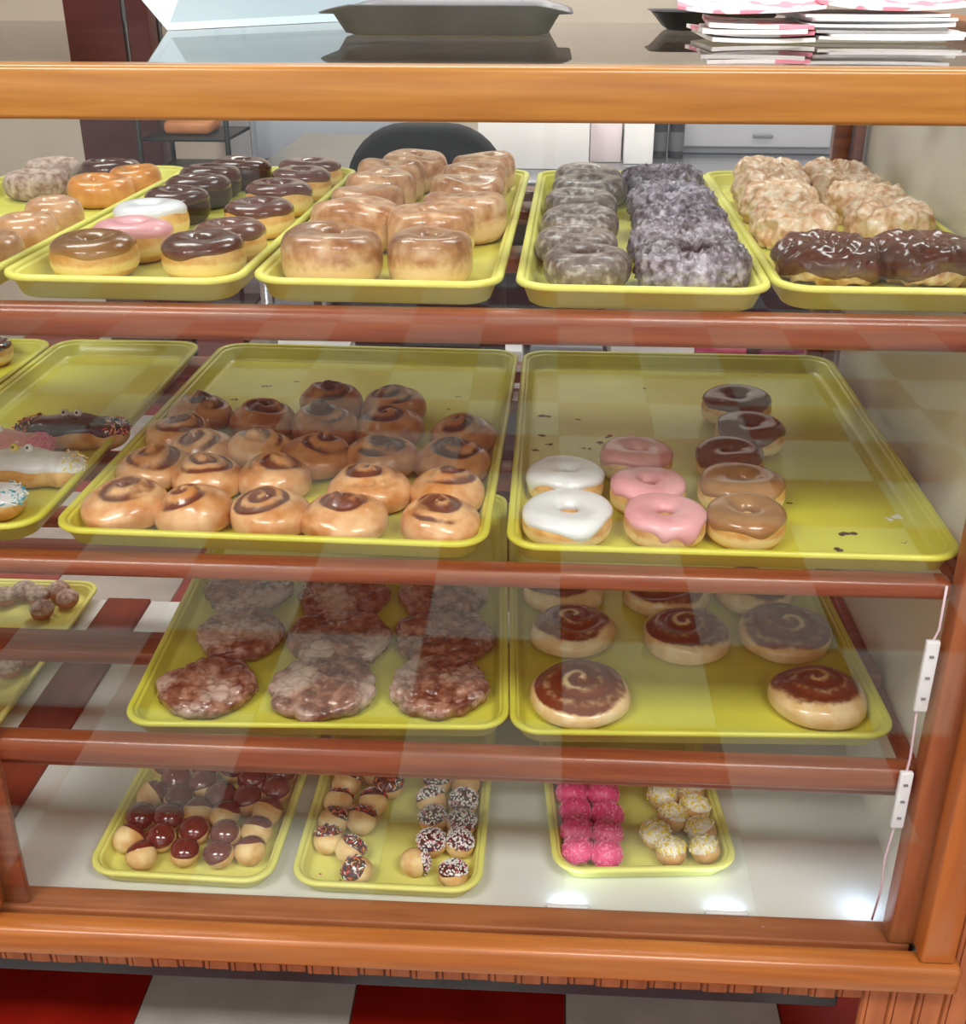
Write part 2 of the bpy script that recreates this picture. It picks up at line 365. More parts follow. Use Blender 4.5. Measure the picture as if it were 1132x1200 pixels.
def normals(S, U, V):
    e = 1e-3; P = S(U, V); a = S(U + e, V) - P; b = S(U, V + e) - P
    n = np.cross(b, a); n /= np.maximum(np.linalg.norm(n, axis=-1), 1e-12)[..., None]
    out = np.stack([np.sin(V) * np.cos(U), np.sin(V) * np.sin(U), np.cos(V)], -1)
    s = np.sign((n * out).sum(-1)); s[s == 0] = 1
    return P, n * s[..., None]
def ring_mesh(S, nu=56, nv=26, band=None, seed=0):
    U, V = np.meshgrid(np.arange(nu) / nu * PI2, np.arange(nv) / nv * PI2, indexing='ij')
    P = S(U, V); me = mesh(P.reshape(-1, 3), [f[::-1] for f in grid_faces(nu, nv, True, True)])
    if band is not None:
        ang = np.abs(((V - band[0] + math.pi) % PI2) - math.pi)
        add_attr(me, 'pattern', 1 - np.clip((ang - band[1]) / .25, 0, 1) + .25 * wav(P / .02, 1.5, seed))
    return me
def shell_mesh(S, t, vi, vo, wob, seed, nu=64, nv=16, drips=()):
    """icing: a closed-looking skin lying on the dough surface, thick in the middle, tucked in at its wavy rim"""
    us = np.arange(nu) / nu * PI2
    ringp = np.stack([np.cos(us), np.sin(us), 0 * us], -1)
    vmax = vo + wob * wav(ringp, 5.5, seed)
    for (ua, ex, wd) in drips: vmax = vmax + ex * np.exp(-(((us - ua + math.pi) % PI2 - math.pi) / wd) ** 2)
    tt = np.linspace(0, 1, nv)
    U = np.repeat(us[:, None], nv, 1); V = -vi + (vmax[:, None] + vi) * tt[None]
    P, N = normals(S, U, V)
    prof = np.minimum(1, np.minimum((1 - tt) * 7, tt * 7)) ** .5 * 1.25 - .25
    P = P + N * (t * prof)[None, :, None]
    return mesh(P.reshape(-1, 3), [f[::-1] for f in grid_faces(nu, nv, True, False)])
CAPS = 6
def sprinkles_mesh(points, norms, lens, r, cols, seed):
    rg = np.random.default_rng(seed); V = []; F = []; mi = []
    for p, n in zip(points, norms):
        t = rg.normal(size=3); t -= n * (t @ n); t /= np.linalg.norm(t) + 1e-9; t = t + n * rg.normal() * .35; t /= np.linalg.norm(t)
        s = np.cross(t, n); s /= np.linalg.norm(s) + 1e-9; q = np.cross(t, s)
        l = lens * (.7 + .6 * rg.random()) / 2; b0 = len(V)
        for kk, (a, rr) in enumerate(((-l, r * .6), (-l * .8, r), (l * .8, r), (l, r * .6))):
            for c in range(4):
                th = c * math.pi / 2 + .785; V.append(p + n * r * .5 + t * a + (s * math.cos(th) + q * math.sin(th)) * rr)
        for i in range(3):
            for c in range(4): F.append((b0 + i * 4 + c, b0 + i * 4 + (c + 1) % 4, b0 + i * 4 + 4 + (c + 1) % 4, b0 + i * 4 + 4 + c))
        F += [(b0 + 3, b0 + 2, b0 + 1, b0), (b0 + 12, b0 + 13, b0 + 14, b0 + 15)]
        mi += [rg.integers(cols)] * 14
    me = mesh(V, F); me.polygons.foreach_set('material_index', mi); return me

# dough and icing materials
dough_y = noisy('golden_dough', (204, 142, 66), (234, 190, 122), 50, .5, rnd=1, attr='pattern', attr_col=(240, 214, 150), bump=.15, sss=.1)
dough_fry = noisy('glazed_raised_dough', (172, 116, 76), (228, 190, 154), 55, .3, rnd=1, attr='pattern', attr_col=(232, 196, 150), bump=.3, coat=.5, bscale=120, third=(204, 152, 110), lo=.36, hi=.68)
dough_grey = noisy('glazed_cocoa_cake', (104, 90, 84), (194, 186, 184), 120, .35, rnd=1, bump=.5, coat=.35, bscale=260, third=(138, 124, 118), lo=.38, hi=.70)
dough_sour = noisy('purple_grey_cake', (90, 76, 84), (192, 184, 198), 90, .35, rnd=1, bump=.6, coat=.4, bscale=220, third=(140, 128, 140), lo=.36, hi=.66)
dough_pale = noisy('pale_lumpy_cake', (200, 146, 104), (242, 222, 198), 90, .35, rnd=1, bump=.5, coat=.3, bscale=200, third=(228, 192, 154), lo=.34, hi=.66)
dough_dark = noisy('dark_cake', (44, 24, 20), (64, 36, 28), 20, .4, rnd=1, bump=.3)
sugar_m = noisy('cinnamon_sugar', (140, 106, 86), (202, 180, 168), 110, .8, rnd=1, bump=.6, bscale=160)
orange_m = noisy('orange_glaze', (204, 126, 44), (226, 156, 76), 60, .28, rnd=1, coat=.5)
tan_m = noisy('tan_glaze', (192, 138, 94), (218, 176, 140), 50, .25, rnd=1, coat=.5)
def icing(name, a, b_, rough=.22, coat=.6): return noisy(name, a, b_, 50, rough, rnd=1, coat=coat, bump=.25, bscale=90)
ic_choc = icing('chocolate_icing', (66, 34, 28), (84, 46, 36))
ic_choc_l = icing('milk_chocolate_icing', (98, 60, 54), (118, 76, 66))
ic_maple = icing('maple_icing', (152, 106, 60), (168, 122, 76), .25)
ic_brown = icing('brown_icing', (96, 58, 44), (112, 70, 54), .25)
ic_pink = icing('pink_icing', (226, 160, 166), (234, 172, 178), .35, .3)
ic_pinkd = icing('dusky_pink_icing', (204, 130, 128), (216, 146, 142), .3, .4)
ic_white = icing('white_icing', (228, 230, 236), (238, 240, 244), .3, .4)
ic_red = icing('red_brown_chocolate', (92, 30, 22), (108, 38, 28), .18, .8)
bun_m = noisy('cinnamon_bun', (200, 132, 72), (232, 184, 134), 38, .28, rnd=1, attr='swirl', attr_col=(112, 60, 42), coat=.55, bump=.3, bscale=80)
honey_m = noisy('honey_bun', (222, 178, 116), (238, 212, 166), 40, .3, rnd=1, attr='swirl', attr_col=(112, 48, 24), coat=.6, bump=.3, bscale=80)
bun_dark_m = noisy('baked_shaded_bun', (160, 94, 50), (204, 146, 94), 38, .28, rnd=1, attr='swirl', attr_col=(70, 32, 24), coat=.55, bump=.3, bscale=80)  # browner bake, plus shade from the shelf above put into the colour
frit_m = noisy('fritter_crust', (92, 44, 32), (176, 128, 108), 60, .25, rnd=1, attr='glaze', attr_col=(196, 168, 156), coat=.6, bump=.6, bscale=120, third=(132, 82, 64))
hole_m = noisy('doughnut_hole_crust', (210, 156, 86), (238, 212, 156), 40, .5, rnd=1, bump=.1)
spr_cols = [mat('sprinkle_white', (240, 238, 236), .4), mat('sprinkle_red', (206, 50, 52), .4), mat('sprinkle_orange', (236, 150, 70), .4), mat('sprinkle_navy', (52, 46, 84), .4)]
spr_white = [spr_cols[0]] * 5 + [mat('sprinkle_rose', (206, 120, 130), .4), spr_cols[3]]
spr_pink = [mat('sprinkle_hot_pink', (236, 74, 140), .35), mat('sprinkle_light_pink', (246, 140, 186), .35)]
spr_yel = [mat('sprinkle_yellow', (236, 208, 60), .4), mat('sprinkle_pale', (246, 238, 214), .4)]
spr_teal = [mat('sprinkle_teal', (30, 160, 180), .4), spr_cols[0]]
# ---- where each baked piece stands: x, y, diameter (metres)
PLACES = {
 'T1_sugar': [(-0.6847, 0.4892, 0.0871), (-0.6995, 0.5855, 0.0755)],
 'T1_orange': [(-0.582, 0.4443, 0.089), (-0.5638, 0.5279, 0.0728)],
 'T1_black': [(-0.6141, 0.5786, 0.0859)],
 'T1_tan': [(-0.5689, 0.0944, 0.0613), (-0.5713, 0.1886, 0.0639), (-0.5764, 0.2776, 0.062)],
 'T2_left': [(-0.4543, 0.0769, 0.0861), (-0.4376, 0.1506, 0.0818), (-0.4519, 0.2508, 0.083), (-0.4497, 0.3423, 0.0789), (-0.4502, 0.4393, 0.082), (-0.4552, 0.513, 0.0822), (-0.4301, 0.5822, 0.0813)],
 'T2_right': [(-0.3433, 0.0801, 0.0833), (-0.3352, 0.1522, 0.0779), (-0.3325, 0.2724, 0.0809), (-0.3361, 0.3935, 0.0812), (-0.3289, 0.4975, 0.0797), (-0.3317, 0.5778, 0.0856)],
 'T3_left': [(-0.2104, 0.0709, 0.1015), (-0.2105, 0.2155, 0.1019), (-0.2123, 0.3143, 0.0888), (-0.2121, 0.4136, 0.0883), (-0.208, 0.4989, 0.0926), (-0.185, 0.5789, 0.0924)],
 'T3_right': [(-0.1143, 0.0693, 0.0866), (-0.1262, 0.1837, 0.0957), (-0.0953, 0.2647, 0.0969), (-0.1013, 0.3916, 0.0973), (-0.0982, 0.4955, 0.0927), (-0.09, 0.5775, 0.0905)],
 'T4_left': [(0.0397, 0.0668, 0.0869), (0.0297, 0.1511, 0.0839), (0.037, 0.2589, 0.0868), (0.0392, 0.3686, 0.0893), (0.0548, 0.4831, 0.0989), (0.0545, 0.5692, 0.0924)],
 'T4_right': [(0.1437, 0.0667, 0.1083), (0.1421, 0.1629, 0.1054), (0.1498, 0.2723, 0.1047), (0.1524, 0.395, 0.1051), (0.1515, 0.5328, 0.1064)],
 'T5_choc': [(0.2834, 0.1068, 0.097), (0.3763, 0.1122, 0.097)],
 'T5_left': [(0.2742, 0.2609, 0.097), (0.2808, 0.3859, 0.097), (0.2905, 0.4894, 0.097), (0.3005, 0.5761, 0.097)],
 'T5_right': [(0.3842, 0.2775, 0.097), (0.3856, 0.3933, 0.097), (0.3856, 0.4878, 0.097), (0.3877, 0.5751, 0.097)],
 'M1_r1': [(-0.452, 0.055, 0.0885), (-0.3718, 0.0488, 0.0832), (-0.2892, 0.0429, 0.0807), (-0.2091, 0.037, 0.0859), (-0.1063, 0.0319, 0.08)],
 'M1_r2': [(-0.4546, 0.1584, 0.0825), (-0.3828, 0.1325, 0.0804), (-0.3059, 0.1361, 0.0824), (-0.1894, 0.1129, 0.0882), (-0.1034, 0.1063, 0.081)],
 'M1_r3': [(-0.4547, 0.2621, 0.077), (-0.4084, 0.212, 0.0747), (-0.3404, 0.2159, 0.0766), (-0.2692, 0.2002, 0.0817), (-0.1912, 0.2039, 0.0817), (-0.1045, 0.1959, 0.0851)],
 'M1_r4': [(-0.448, 0.3335, 0.0824), (-0.3597, 0.3161, 0.0828), (-0.2777, 0.2997, 0.0828), (-0.1932, 0.2986, 0.0847), (-0.0995, 0.2806, 0.0792)],
 'M1_r5': [(-0.2822, 0.3874, 0.0804), (-0.1975, 0.3759, 0.0796)],
 'M2_white': [(0.0309, 0.0465, 0.0945), (0.0291, 0.1437, 0.0828)],
 'M2_pink': [(0.1319, 0.0435, 0.0868), (0.118, 0.119, 0.0838), (0.1124, 0.2128, 0.0855)],
 'M2_maple': [(0.218, 0.0504, 0.0868), (0.2256, 0.1323, 0.0959), (0.2239, 0.2166, 0.0813), (0.2597, 0.3002, 0.0899), (0.257, 0.4005, 0.0911)],
 'L1_r1': [(-0.403, 0.1083, 0.1211), (-0.2606, 0.1145, 0.1306), (-0.1198, 0.1253, 0.1265)],
 'L1_r2': [(-0.394, 0.2324, 0.1182), (-0.261, 0.2333, 0.1334), (-0.1233, 0.2402, 0.1289)],
 'L1_r3': [(-0.4089, 0.3514, 0.1217), (-0.2745, 0.3541, 0.1262), (-0.1364, 0.362, 0.1359)],
 'L2_r1': [(0.0539, 0.12, 0.122), (0.3427, 0.1255, 0.1191)],
 'L2_r2': [(0.0473, 0.2648, 0.114), (0.1983, 0.2583, 0.1187), (0.3281, 0.2722, 0.1271)],
 'L2_r3': [(0.038, 0.3707, 0.1163), (0.1815, 0.374, 0.1233), (0.3042, 0.3859, 0.1152)],
 'B1': [(-0.5144, 0.0605, 0.0404), (-0.4882, 0.0313, 0.0399), (-0.4364, 0.0401, 0.0398), (-0.3924, 0.0399, 0.0397), (-0.3549, 0.0479, 0.0401), (-0.513, 0.102, 0.0414), (-0.4745, 0.0648, 0.0406), (-0.4346, 0.0787, 0.0408), (-0.3939, 0.076, 0.0407), (-0.3539, 0.0844, 0.0409), (-0.4753, 0.1018, 0.0416), (-0.4405, 0.1158, 0.0416), (-0.4032, 0.1118, 0.0416), (-0.3487, 0.1212, 0.0418), (-0.5116, 0.1428, 0.0425), (-0.4735, 0.1396, 0.0425), (-0.4493, 0.1693, 0.0426), (-0.4184, 0.1466, 0.0426), (-0.3804, 0.142, 0.0425), (-0.3482, 0.1629, 0.0427), (-0.5096, 0.2084, 0.0437), (-0.4875, 0.1761, 0.0435), (-0.4536, 0.2079, 0.0436), (-0.4138, 0.2055, 0.0436), (-0.3826, 0.182, 0.0433), (-0.3478, 0.2016, 0.0435), (-0.348, 0.2411, 0.0441)],
 'B2_left': [(-0.2138, 0.0222, 0.038), (-0.2601, 0.0739, 0.0393), (-0.2295, 0.0564, 0.0389), (-0.2232, 0.1126, 0.0402), (-0.2593, 0.1097, 0.0403), (-0.2585, 0.1464, 0.0412), (-0.2543, 0.1835, 0.0418), (-0.213, 0.1477, 0.041), (-0.197, 0.1828, 0.0421), (-0.2198, 0.2132, 0.0424), (-0.2572, 0.2215, 0.0426)],
 'B2_right': [(-0.145, 0.0403, 0.0383), (-0.0952, 0.0219, 0.0378), (-0.1276, 0.0742, 0.0391), (-0.0926, 0.0769, 0.0391), (-0.1284, 0.119, 0.0402), (-0.0926, 0.1142, 0.04), (-0.1346, 0.1551, 0.0411), (-0.0933, 0.1525, 0.041), (-0.1324, 0.1925, 0.0421), (-0.0928, 0.1931, 0.042), (-0.1496, 0.2265, 0.0427), (-0.1087, 0.2278, 0.0427)],
 'B3_pink': [(0.0586, 0.071, 0.0388), (0.0945, 0.068, 0.0386), (0.0573, 0.1063, 0.0397), (0.0964, 0.1031, 0.0395), (0.0565, 0.1423, 0.0405), (0.098, 0.139, 0.0403), (0.0529, 0.1806, 0.0414), (0.0942, 0.1829, 0.0414), (0.0486, 0.2183, 0.0424), (0.0867, 0.2203, 0.0424)],
 'B3_yellow': [(0.1588, 0.1058, 0.0395), (0.1756, 0.0745, 0.0387), (0.2192, 0.0819, 0.0388), (0.1829, 0.1391, 0.0403), (0.2179, 0.1172, 0.0397), (0.1757, 0.1822, 0.0414), (0.2146, 0.1571, 0.0407), (0.2112, 0.194, 0.0417), (0.1719, 0.2196, 0.0422), (0.208, 0.2317, 0.0423)],
 'B0': [(-0.9407, 0.6561, 0.0393), (-0.9147, 0.6805, 0.0398), (-0.8834, 0.6635, 0.0393), (-0.852, 0.6804, 0.04), (-0.8275, 0.6546, 0.0391), (-0.8589, 0.4804, 0.0416), (-0.8202, 0.4694, 0.0413), (-0.837, 0.4365, 0.0407), (-0.8566, 0.6153, 0.0384)],
}
KZ = {'T': 0, 'M': -.2658, 'L': -.5326, 'B': -.741}
def base(key, x, y): return (x, y, KZ[key[0]] - .0213)
def surf_points(S, n, vlo, vhi, off, seed, ulo=0, uhi=PI2):
    r = np.random.default_rng(seed); U = ulo + (uhi - ulo) * r.random(n); V = vlo + (vhi - vlo) * r.random(n)
    P, N = normals(S, U, V); return P + N * off, N
def iced_ring(key, x, y, D, label, dough, ic, seed, h=.034, hole=.24, vo=1.2, wob=.16, t=.0026, rotz=0, e=2.3, drips=(), spr=None, group=None, stretch=1.0, band=(math.pi / 2 + .25, .12), vi=1.2, amp=.03, cat='doughnut'):
    S = ring_surf(D * .97, h, hole, e, amp, 0, seed, stretch=stretch)
    if ic is None:
        o = link('ring_doughnut', ring_mesh(S, band=band, seed=seed), dough); o.location = base(key, x, y); o.rotation_euler.z = rotz
        return tag(o, label, cat, group)
    t_ = thing('ring_doughnut', label, cat, base(key, x, y), (0, 0, rotz), group)
    link('dough', ring_mesh(S, band=band, seed=seed), dough, t_)
    link('icing', shell_mesh(S, t, vi, vo, wob, seed, drips=drips), ic, t_)
    if spr:
        P, N = surf_points(S, spr[2], -.9, vo - .1, t, seed)
        q = link('sprinkles', sprinkles_mesh(P, N, spr[1], .0009, len(spr[0]), seed), spr[0], t_, smooth=False); q['kind'] = 'stuff'
    return t_
def crinkle(key, x, y, D, label, dough, seed, h=.038, ic=None, group=None, rough=.0040, stretch=1.0, hole=.2, rf=46):
    S = ring_surf(D * .95, h, hole, 2.4, .05, 0, seed, rough=rough, rfreq=rf, ridge=1.3, stretch=stretch)
    me = ring_mesh(S, 120, 50)
    if ic is None:
        o = link('crinkled_doughnut', me, dough); o.location = base(key, x, y); return tag(o, label, 'doughnut', group)
    t_ = thing('crinkled_doughnut', label, 'doughnut', base(key, x, y), (0, 0, 0), group)
    link('dough', me, dough, t_); link('icing', shell_mesh(S, .0028, 1.4, 1.75, .35, seed, nu=100, nv=30), ic, t_)
    return t_
def bun_mesh(D, h, seed, turns=2.3, amp=.0046, peak=.004, inner=.72, honey=False, nu=76, nv=46):
    rg = np.random.default_rng(seed); R = D / 2; ph0 = rg.random() * PI2; sgn = rg.choice([-1, 1]); offx, offy = rg.normal(size=2) * .11
    th = np.concatenate([np.linspace(.02, math.pi * .5, int(nv * .72), endpoint=False), np.linspace(math.pi * .5, math.pi - .03, nv - int(nv * .72))])
    U, T = np.meshgrid(np.arange(nu) / nu * PI2, th, indexing='ij')
    s = np.sin(T); c = np.cos(T); r = s ** .9; lo = .34 if honey else .40
    z = np.where(c > 0, h * lo + h * (1 - lo) * np.abs(c) ** (.75 if honey else .85), h * lo * (1 - np.abs(c) ** .45))
    ringp = np.stack([np.cos(U), np.sin(U), 0 * U], -1); k = 1 + .035 * wav(ringp, 2.3, seed)
    ru = np.where(c > 0, r, 1.2)
    ux = r * np.cos(U) - offx; uy = r * np.sin(U) - offy; rr = np.sqrt(ux ** 2 + uy ** 2); aa = np.arctan2(uy, ux)
    p = (rr * turns - sgn * aa / PI2 + ph0) % 1.0
    ridge = .5 + .5 * np.cos(PI2 * p)
    fade = np.clip((inner + .15 - rr) / .3, 0, 1) * (c > 0)
    z = z + amp * (ridge ** .7 - .5) * fade + peak * np.exp(-(rr / .32) ** 2) * (c > 0) + .0016 * wav(ringp, 3, seed + 4) * (c > 0)
    q = np.stack([r * np.cos(U), r * np.sin(U), c], -1); k = k * (1 + .035 * wav(q, 4.5, seed + 21) * (r > .4))
    P = np.stack([R * r * k * np.cos(U), R * r * k * np.sin(U), np.maximum(z * (1 + .05 * wav(q, 4, seed + 22)), 0)], -1)
    nz = wav(P / D, 9, seed + 2)
    if honey:
        m = np.clip((1.0 - rr) * 9 - .2 + .5 * nz, 0, 1) * (c > .30) * (.66 + .34 * (1 - ridge)) * np.clip((c - .30) * 6 + .4 * nz, 0, 1)
        m = m - np.clip(ridge ** 6 * 1.0, 0, 1) * np.clip((.40 - rr) * 7, 0, 1) * .75
    else:
        m = (1 - ridge) ** 1.6 * np.clip((inner + .12 - rr) * 5, 0, 1) * (c > 0) * (.95 + .6 * nz) + np.clip((.72 - rr) * 1.8, 0, 1) * np.clip(.5 + .9 * wav(P / D, 6, seed + 8), 0, 1) * .9
    V = P.reshape(-1, 3); F = [f for f in grid_faces(nu, nv, True, False)]
    F = [f[::-1] for f in F]
    n = nv; top = len(V); V = np.vstack([V, [[0, 0, P[:, 0, 2].mean()]], [[0, 0, 0]]])
    F += [(top, i * n, ((i + 1) % nu) * n) for i in range(nu)] + [(top + 1, ((i + 1) % nu) * n + n - 1, i * n + n - 1) for i in range(nu)]
    me = mesh(V, F); add_attr(me, 'swirl', np.concatenate([m.reshape(-1), [m[:, 0].mean()], [0]])); return me
def fritter_mesh(D, h, seed, nu=96, nv=44):
    rg = np.random.default_rng(seed); R = D / 2
    th = np.concatenate([np.linspace(.02, math.pi * .5, int(nv * .78), endpoint=False), np.linspace(math.pi * .5, math.pi - .03, nv - int(nv * .78))])
    U, T = np.meshgrid(np.arange(nu) / nu * PI2, th, indexing='ij'); s = np.sin(T); c = np.cos(T); r = s
    z = np.where(c > 0, h * .35 + h * .4 * np.abs(c) ** .5, h * .35 * (1 - np.abs(c) ** .4))
    ringp = np.stack([np.cos(U), np.sin(U), 0 * U], -1); k = 1 + .05 * wav(ringp, 2, seed) + .03 * wav(ringp, 8, seed + 1)
    P = np.stack([R * r * k * np.cos(U), R * r * k * np.sin(U), z], -1)
    NC = 190; cen = np.stack([(rg.random(NC) * 2.2 - 1.1) * R, (rg.random(NC) * 2.2 - 1.1) * R, rg.random(NC) * h * .75], -1)
    d = np.sqrt(((P[:, :, None, :] - cen[None, None]) ** 2).sum(-1)); srt = np.sort(d, -1); f1 = srt[..., 0]; f2 = srt[..., 1]
    b = np.clip((f2 - f1) / (.10 * R), 0, 1) ** .5
    N = np.stack([s * np.cos(U), s * np.sin(U), np.maximum(c, 0) + .05], -1)
    P = P + N * ((b - .5) * .0042 + .0024 * wav(P / D, 14, seed + 6) + .0010 * wav(P / D, 40, seed + 7))[..., None]
    P[..., 2] = np.maximum(P[..., 2], 0)
    g = np.clip(b * .35 + .5 * wav(P / D, 11, seed + 3) - .02, 0, 1) * (c > -.1)
    V = P.reshape(-1, 3); F = [f[::-1] for f in grid_faces(nu, nv, True, False)]
    top = len(V); V = np.vstack([V, [[0, 0, P[:, 0, 2].mean()]], [[0, 0, 0]]])
    F += [(top, i * nv, ((i + 1) % nu) * nv) for i in range(nu)] + [(top + 1, ((i + 1) % nu) * nv + nv - 1, i * nv + nv - 1) for i in range(nu)]
    me = mesh(V, F); add_attr(me, 'glaze', np.concatenate([g.reshape(-1), [.3, 0]])); return me
def columns(key, names):
    """front to back labels for a column of doughnuts"""
    return [n for n in names]

# ---- top shelf, far left tray
P = PLACES
for i, (x, y, D) in enumerate(P['T1_sugar']):
    iced_ring('T', x, y, D * 1.05, ['sugared ring doughnut in front of another sugared one on the far left top tray', 'sugared ring doughnut at the back of the far left top tray'][i], sugar_m, None, 100 + i, h=.036, group='sugared doughnuts on the far left tray')
for i, (x, y, D) in enumerate(P['T1_orange']):
    iced_ring('T', x, y, D, ['orange-glazed ring doughnut, front one of two on the far left top tray', 'orange-glazed ring doughnut half hidden behind its twin on the far left top tray'][i], orange_m, None, 110 + i, h=.036, group='orange-glazed doughnuts')
for i, (x, y, D) in enumerate(P['T1_black']):
    iced_ring('T', x, y, D, 'nearly black chocolate doughnut behind the orange-glazed ones on the far left top tray', dough_dark, ic_choc, 115, vo=1.8)
for i, (x, y, D) in enumerate(P['T1_tan']):
    iced_ring('T', x, y, D * 1.12, ['tan-glazed round doughnut cut by the left edge of the frame on the top shelf', 'tan-glazed round doughnut, front one in full view on the far left top tray', 'tan-glazed round doughnut between another tan one and the sugared ring, top left'][i], tan_m, None, 120 + i, h=.038, hole=.08, group='tan-glazed doughnuts')
# ---- second tray
spec = [(dough_y, ic_maple, 'maple-iced ring doughnut at the front left corner of the iced-ring tray'),
        (dough_y, ic_pink, 'pink-iced doughnut behind the maple one on the top shelf'),
        (dough_y, ic_white, 'white-iced doughnut behind the pink one on the top shelf'),
        (dough_dark, ic_choc, 'dark chocolate doughnut directly behind the white-iced one on the top shelf'),
        (dough_dark, ic_choc, 'glossy dark chocolate doughnut, second behind the white-iced one on the top shelf'),
        (dough_dark, ic_choc, 'glossy dark chocolate doughnut, third behind the white-iced one on the top shelf'),
        (dough_dark, ic_choc, 'dark chocolate doughnut at the back left of the iced-ring tray')]
for i, ((x, y, D), (dm, im, lb)) in enumerate(zip(P['T2_left'], spec)):
    iced_ring('T', x, y, D * 1.04, lb, dm, im, 130 + i, h=.038, hole=.14, vo=1.35 if i > 2 else 1.15, group='dark chocolate doughnuts, top shelf' if i > 2 else None)
for i, (x, y, D) in enumerate(P['T2_right']):
    iced_ring('T', x, y, D * 1.04, 'milk-chocolate-iced doughnut, %s from the front, right column of iced-ring tray' % ORD[i], dough_y, ic_choc_l, 140 + i, h=.038, hole=.14, vo=1.2, group='milk-chocolate-iced doughnuts')
# ---- tall glazed
for s_, nm in (('T3_left', 'left'), ('T3_right', 'right')):
    for i, (x, y, D) in enumerate(P[s_]):
        iced_ring('T', x, y, D * 1.03, 'tall glazed raised doughnut, %s from the front in the %s column of its tray' % (ORD[i], nm), dough_fry, None, 150 + i + (nm == 'right') * 10,
                  h=.050, hole=.10, e=3.2, amp=.055, group='tall glazed doughnuts', band=(math.pi / 2 + .35, .18))
# ---- grey ones
for i, (x, y, D) in enumerate(P['T4_left']):
    iced_ring('T', x, y, D * 1.04, 'grey-brown glazed cake doughnut, %s from the front in the left column' % ORD[i], dough_grey, None, 170 + i, h=.036, hole=.22, amp=.03, group='grey-brown cake doughnuts')
for i, (x, y, D) in enumerate(P['T4_right']):
    crinkle('T', x, y, D * 1.04, 'purple-grey crinkled doughnut, %s from the front beside the grey-brown ones' % ORD[i], dough_sour, 180 + i, group='purple-grey crinkled doughnuts')
# ---- pale lumpy and chocolate
for s_, nm in (('T5_left', 'left'), ('T5_right', 'right')):
    for i, (x, y, D) in enumerate(P[s_]):
        crinkle('T', x, y, D * 1.0, 'pale lumpy doughnut, %s behind the chocolate one, %s column, right-end tray' % (ORD[i], nm), dough_pale, 190 + i + (nm == 'right') * 6, group='pale lumpy doughnuts', h=.042, hole=.06, rf=24)
for i, (x, y, D) in enumerate(P['T5_choc']):
    crinkle('T', x, y, D * 1.04, ['glossy chocolate-iced lumpy doughnut at the front left of the right-end top tray', 'glossy chocolate-iced lumpy doughnut at the front right of the right-end top tray'][i], dough_pale, 203 + i, ic=ic_choc_l, group='lumpy chocolate doughnuts', h=.036, hole=.10, rf=22, rough=.0032, stretch=1.08)

# ---- middle shelf, right tray
lab = {'M2_white': ['white-iced ring doughnut, front one of two on the half-empty tray', 'white-iced ring doughnut, rear one of two on the half-empty tray'],
       'M2_pink': ['pink-iced ring doughnut at the front with icing dripping down its right side', 'pink-iced ring doughnut between the dripping pink one and the dusky one', 'dusky pink ring doughnut with pale smear, rearmost of the three pink ones'],
       'M2_maple': ['light maple-iced ring doughnut at the front of the brown column', 'light maple-iced ring doughnut, second from the front of the brown column', 'brown-iced ring doughnut in the middle of the brown column', 'brown-iced ring doughnut, second from the back of the brown column', 'brown-iced ring doughnut at the very back of the brown column']}
ics = {'M2_white': [ic_white] * 2, 'M2_pink': [ic_pink, ic_pink, ic_pinkd], 'M2_maple': [ic_maple, ic_maple, ic_brown, ic_brown, ic_brown]}
for kk in lab:
    for i, (x, y, D) in enumerate(P[kk]):
        dr = ((5.35, .75, .28), (4.6, .45, .2)) if kk == 'M2_pink' and i == 0 else ((4.9, .3, .35), (3.6, .25, .3))
        iced_ring('M', x, y, D * 1.04, lab[kk][i], dough_y, ics[kk][i], 210 + i + len(kk) * 10 + ord(kk[3]), h=.035, hole=.20, vo=1.25, wob=.16, t=.003, drips=dr, vi=1.25, e=2.6, amp=.05)
# ---- middle shelf, buns
rows = [('M1_r1', 'front row'), ('M1_r2', 'second row'), ('M1_r3', 'third row'), ('M1_r4', 'fourth row'), ('M1_r5', 'back row')]
for a, (kk, rn) in enumerate(rows):
    for i, (x, y, D) in enumerate(P[kk]):
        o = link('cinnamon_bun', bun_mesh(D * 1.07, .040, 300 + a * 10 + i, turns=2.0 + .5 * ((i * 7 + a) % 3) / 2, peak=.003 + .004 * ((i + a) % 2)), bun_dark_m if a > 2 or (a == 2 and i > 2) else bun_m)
        o.location = base('M', x, y); tag(o, 'golden cinnamon swirl bun, %s from the left in the %s of the crowded tray' % (ORD[i], rn), 'bun', 'cinnamon swirl buns')
# ---- lower shelf
for a, (kk, rn) in enumerate([('L1_r1', 'front row'), ('L1_r2', 'middle row'), ('L1_r3', 'back row')]):
    for i, (x, y, D) in enumerate(P[kk]):
        o = link('fritter', fritter_mesh(D * .98, .034, 340 + a * 5 + i), frit_m); o.location = base('L', x, y)
        tag(o, 'knobbly glazed brown fritter, %s in the %s of the lower shelf tray' % (['left one', 'middle one', 'right one'][i], rn), 'fritter', 'brown fritters')
for a, (kk, rn) in enumerate([('L2_r1', 'front row'), ('L2_r2', 'middle row'), ('L2_r3', 'back row')]):
    for i, (x, y, D) in enumerate(P[kk]):
        side = (['left one', 'right one'] if len(P[kk]) == 2 else ['left one', 'middle one', 'right one'])[i]
        o = link('honey_bun', bun_mesh(D * 1.0, .036, 360 + a * 5 + i, turns=2.6, amp=.003, peak=.002, inner=.85, honey=True), honey_m)
        o.location = base('L', x, y); tag(o, 'large brown swirl honey bun with pale rim, %s in the %s' % (side, rn), 'bun', 'large honey buns')

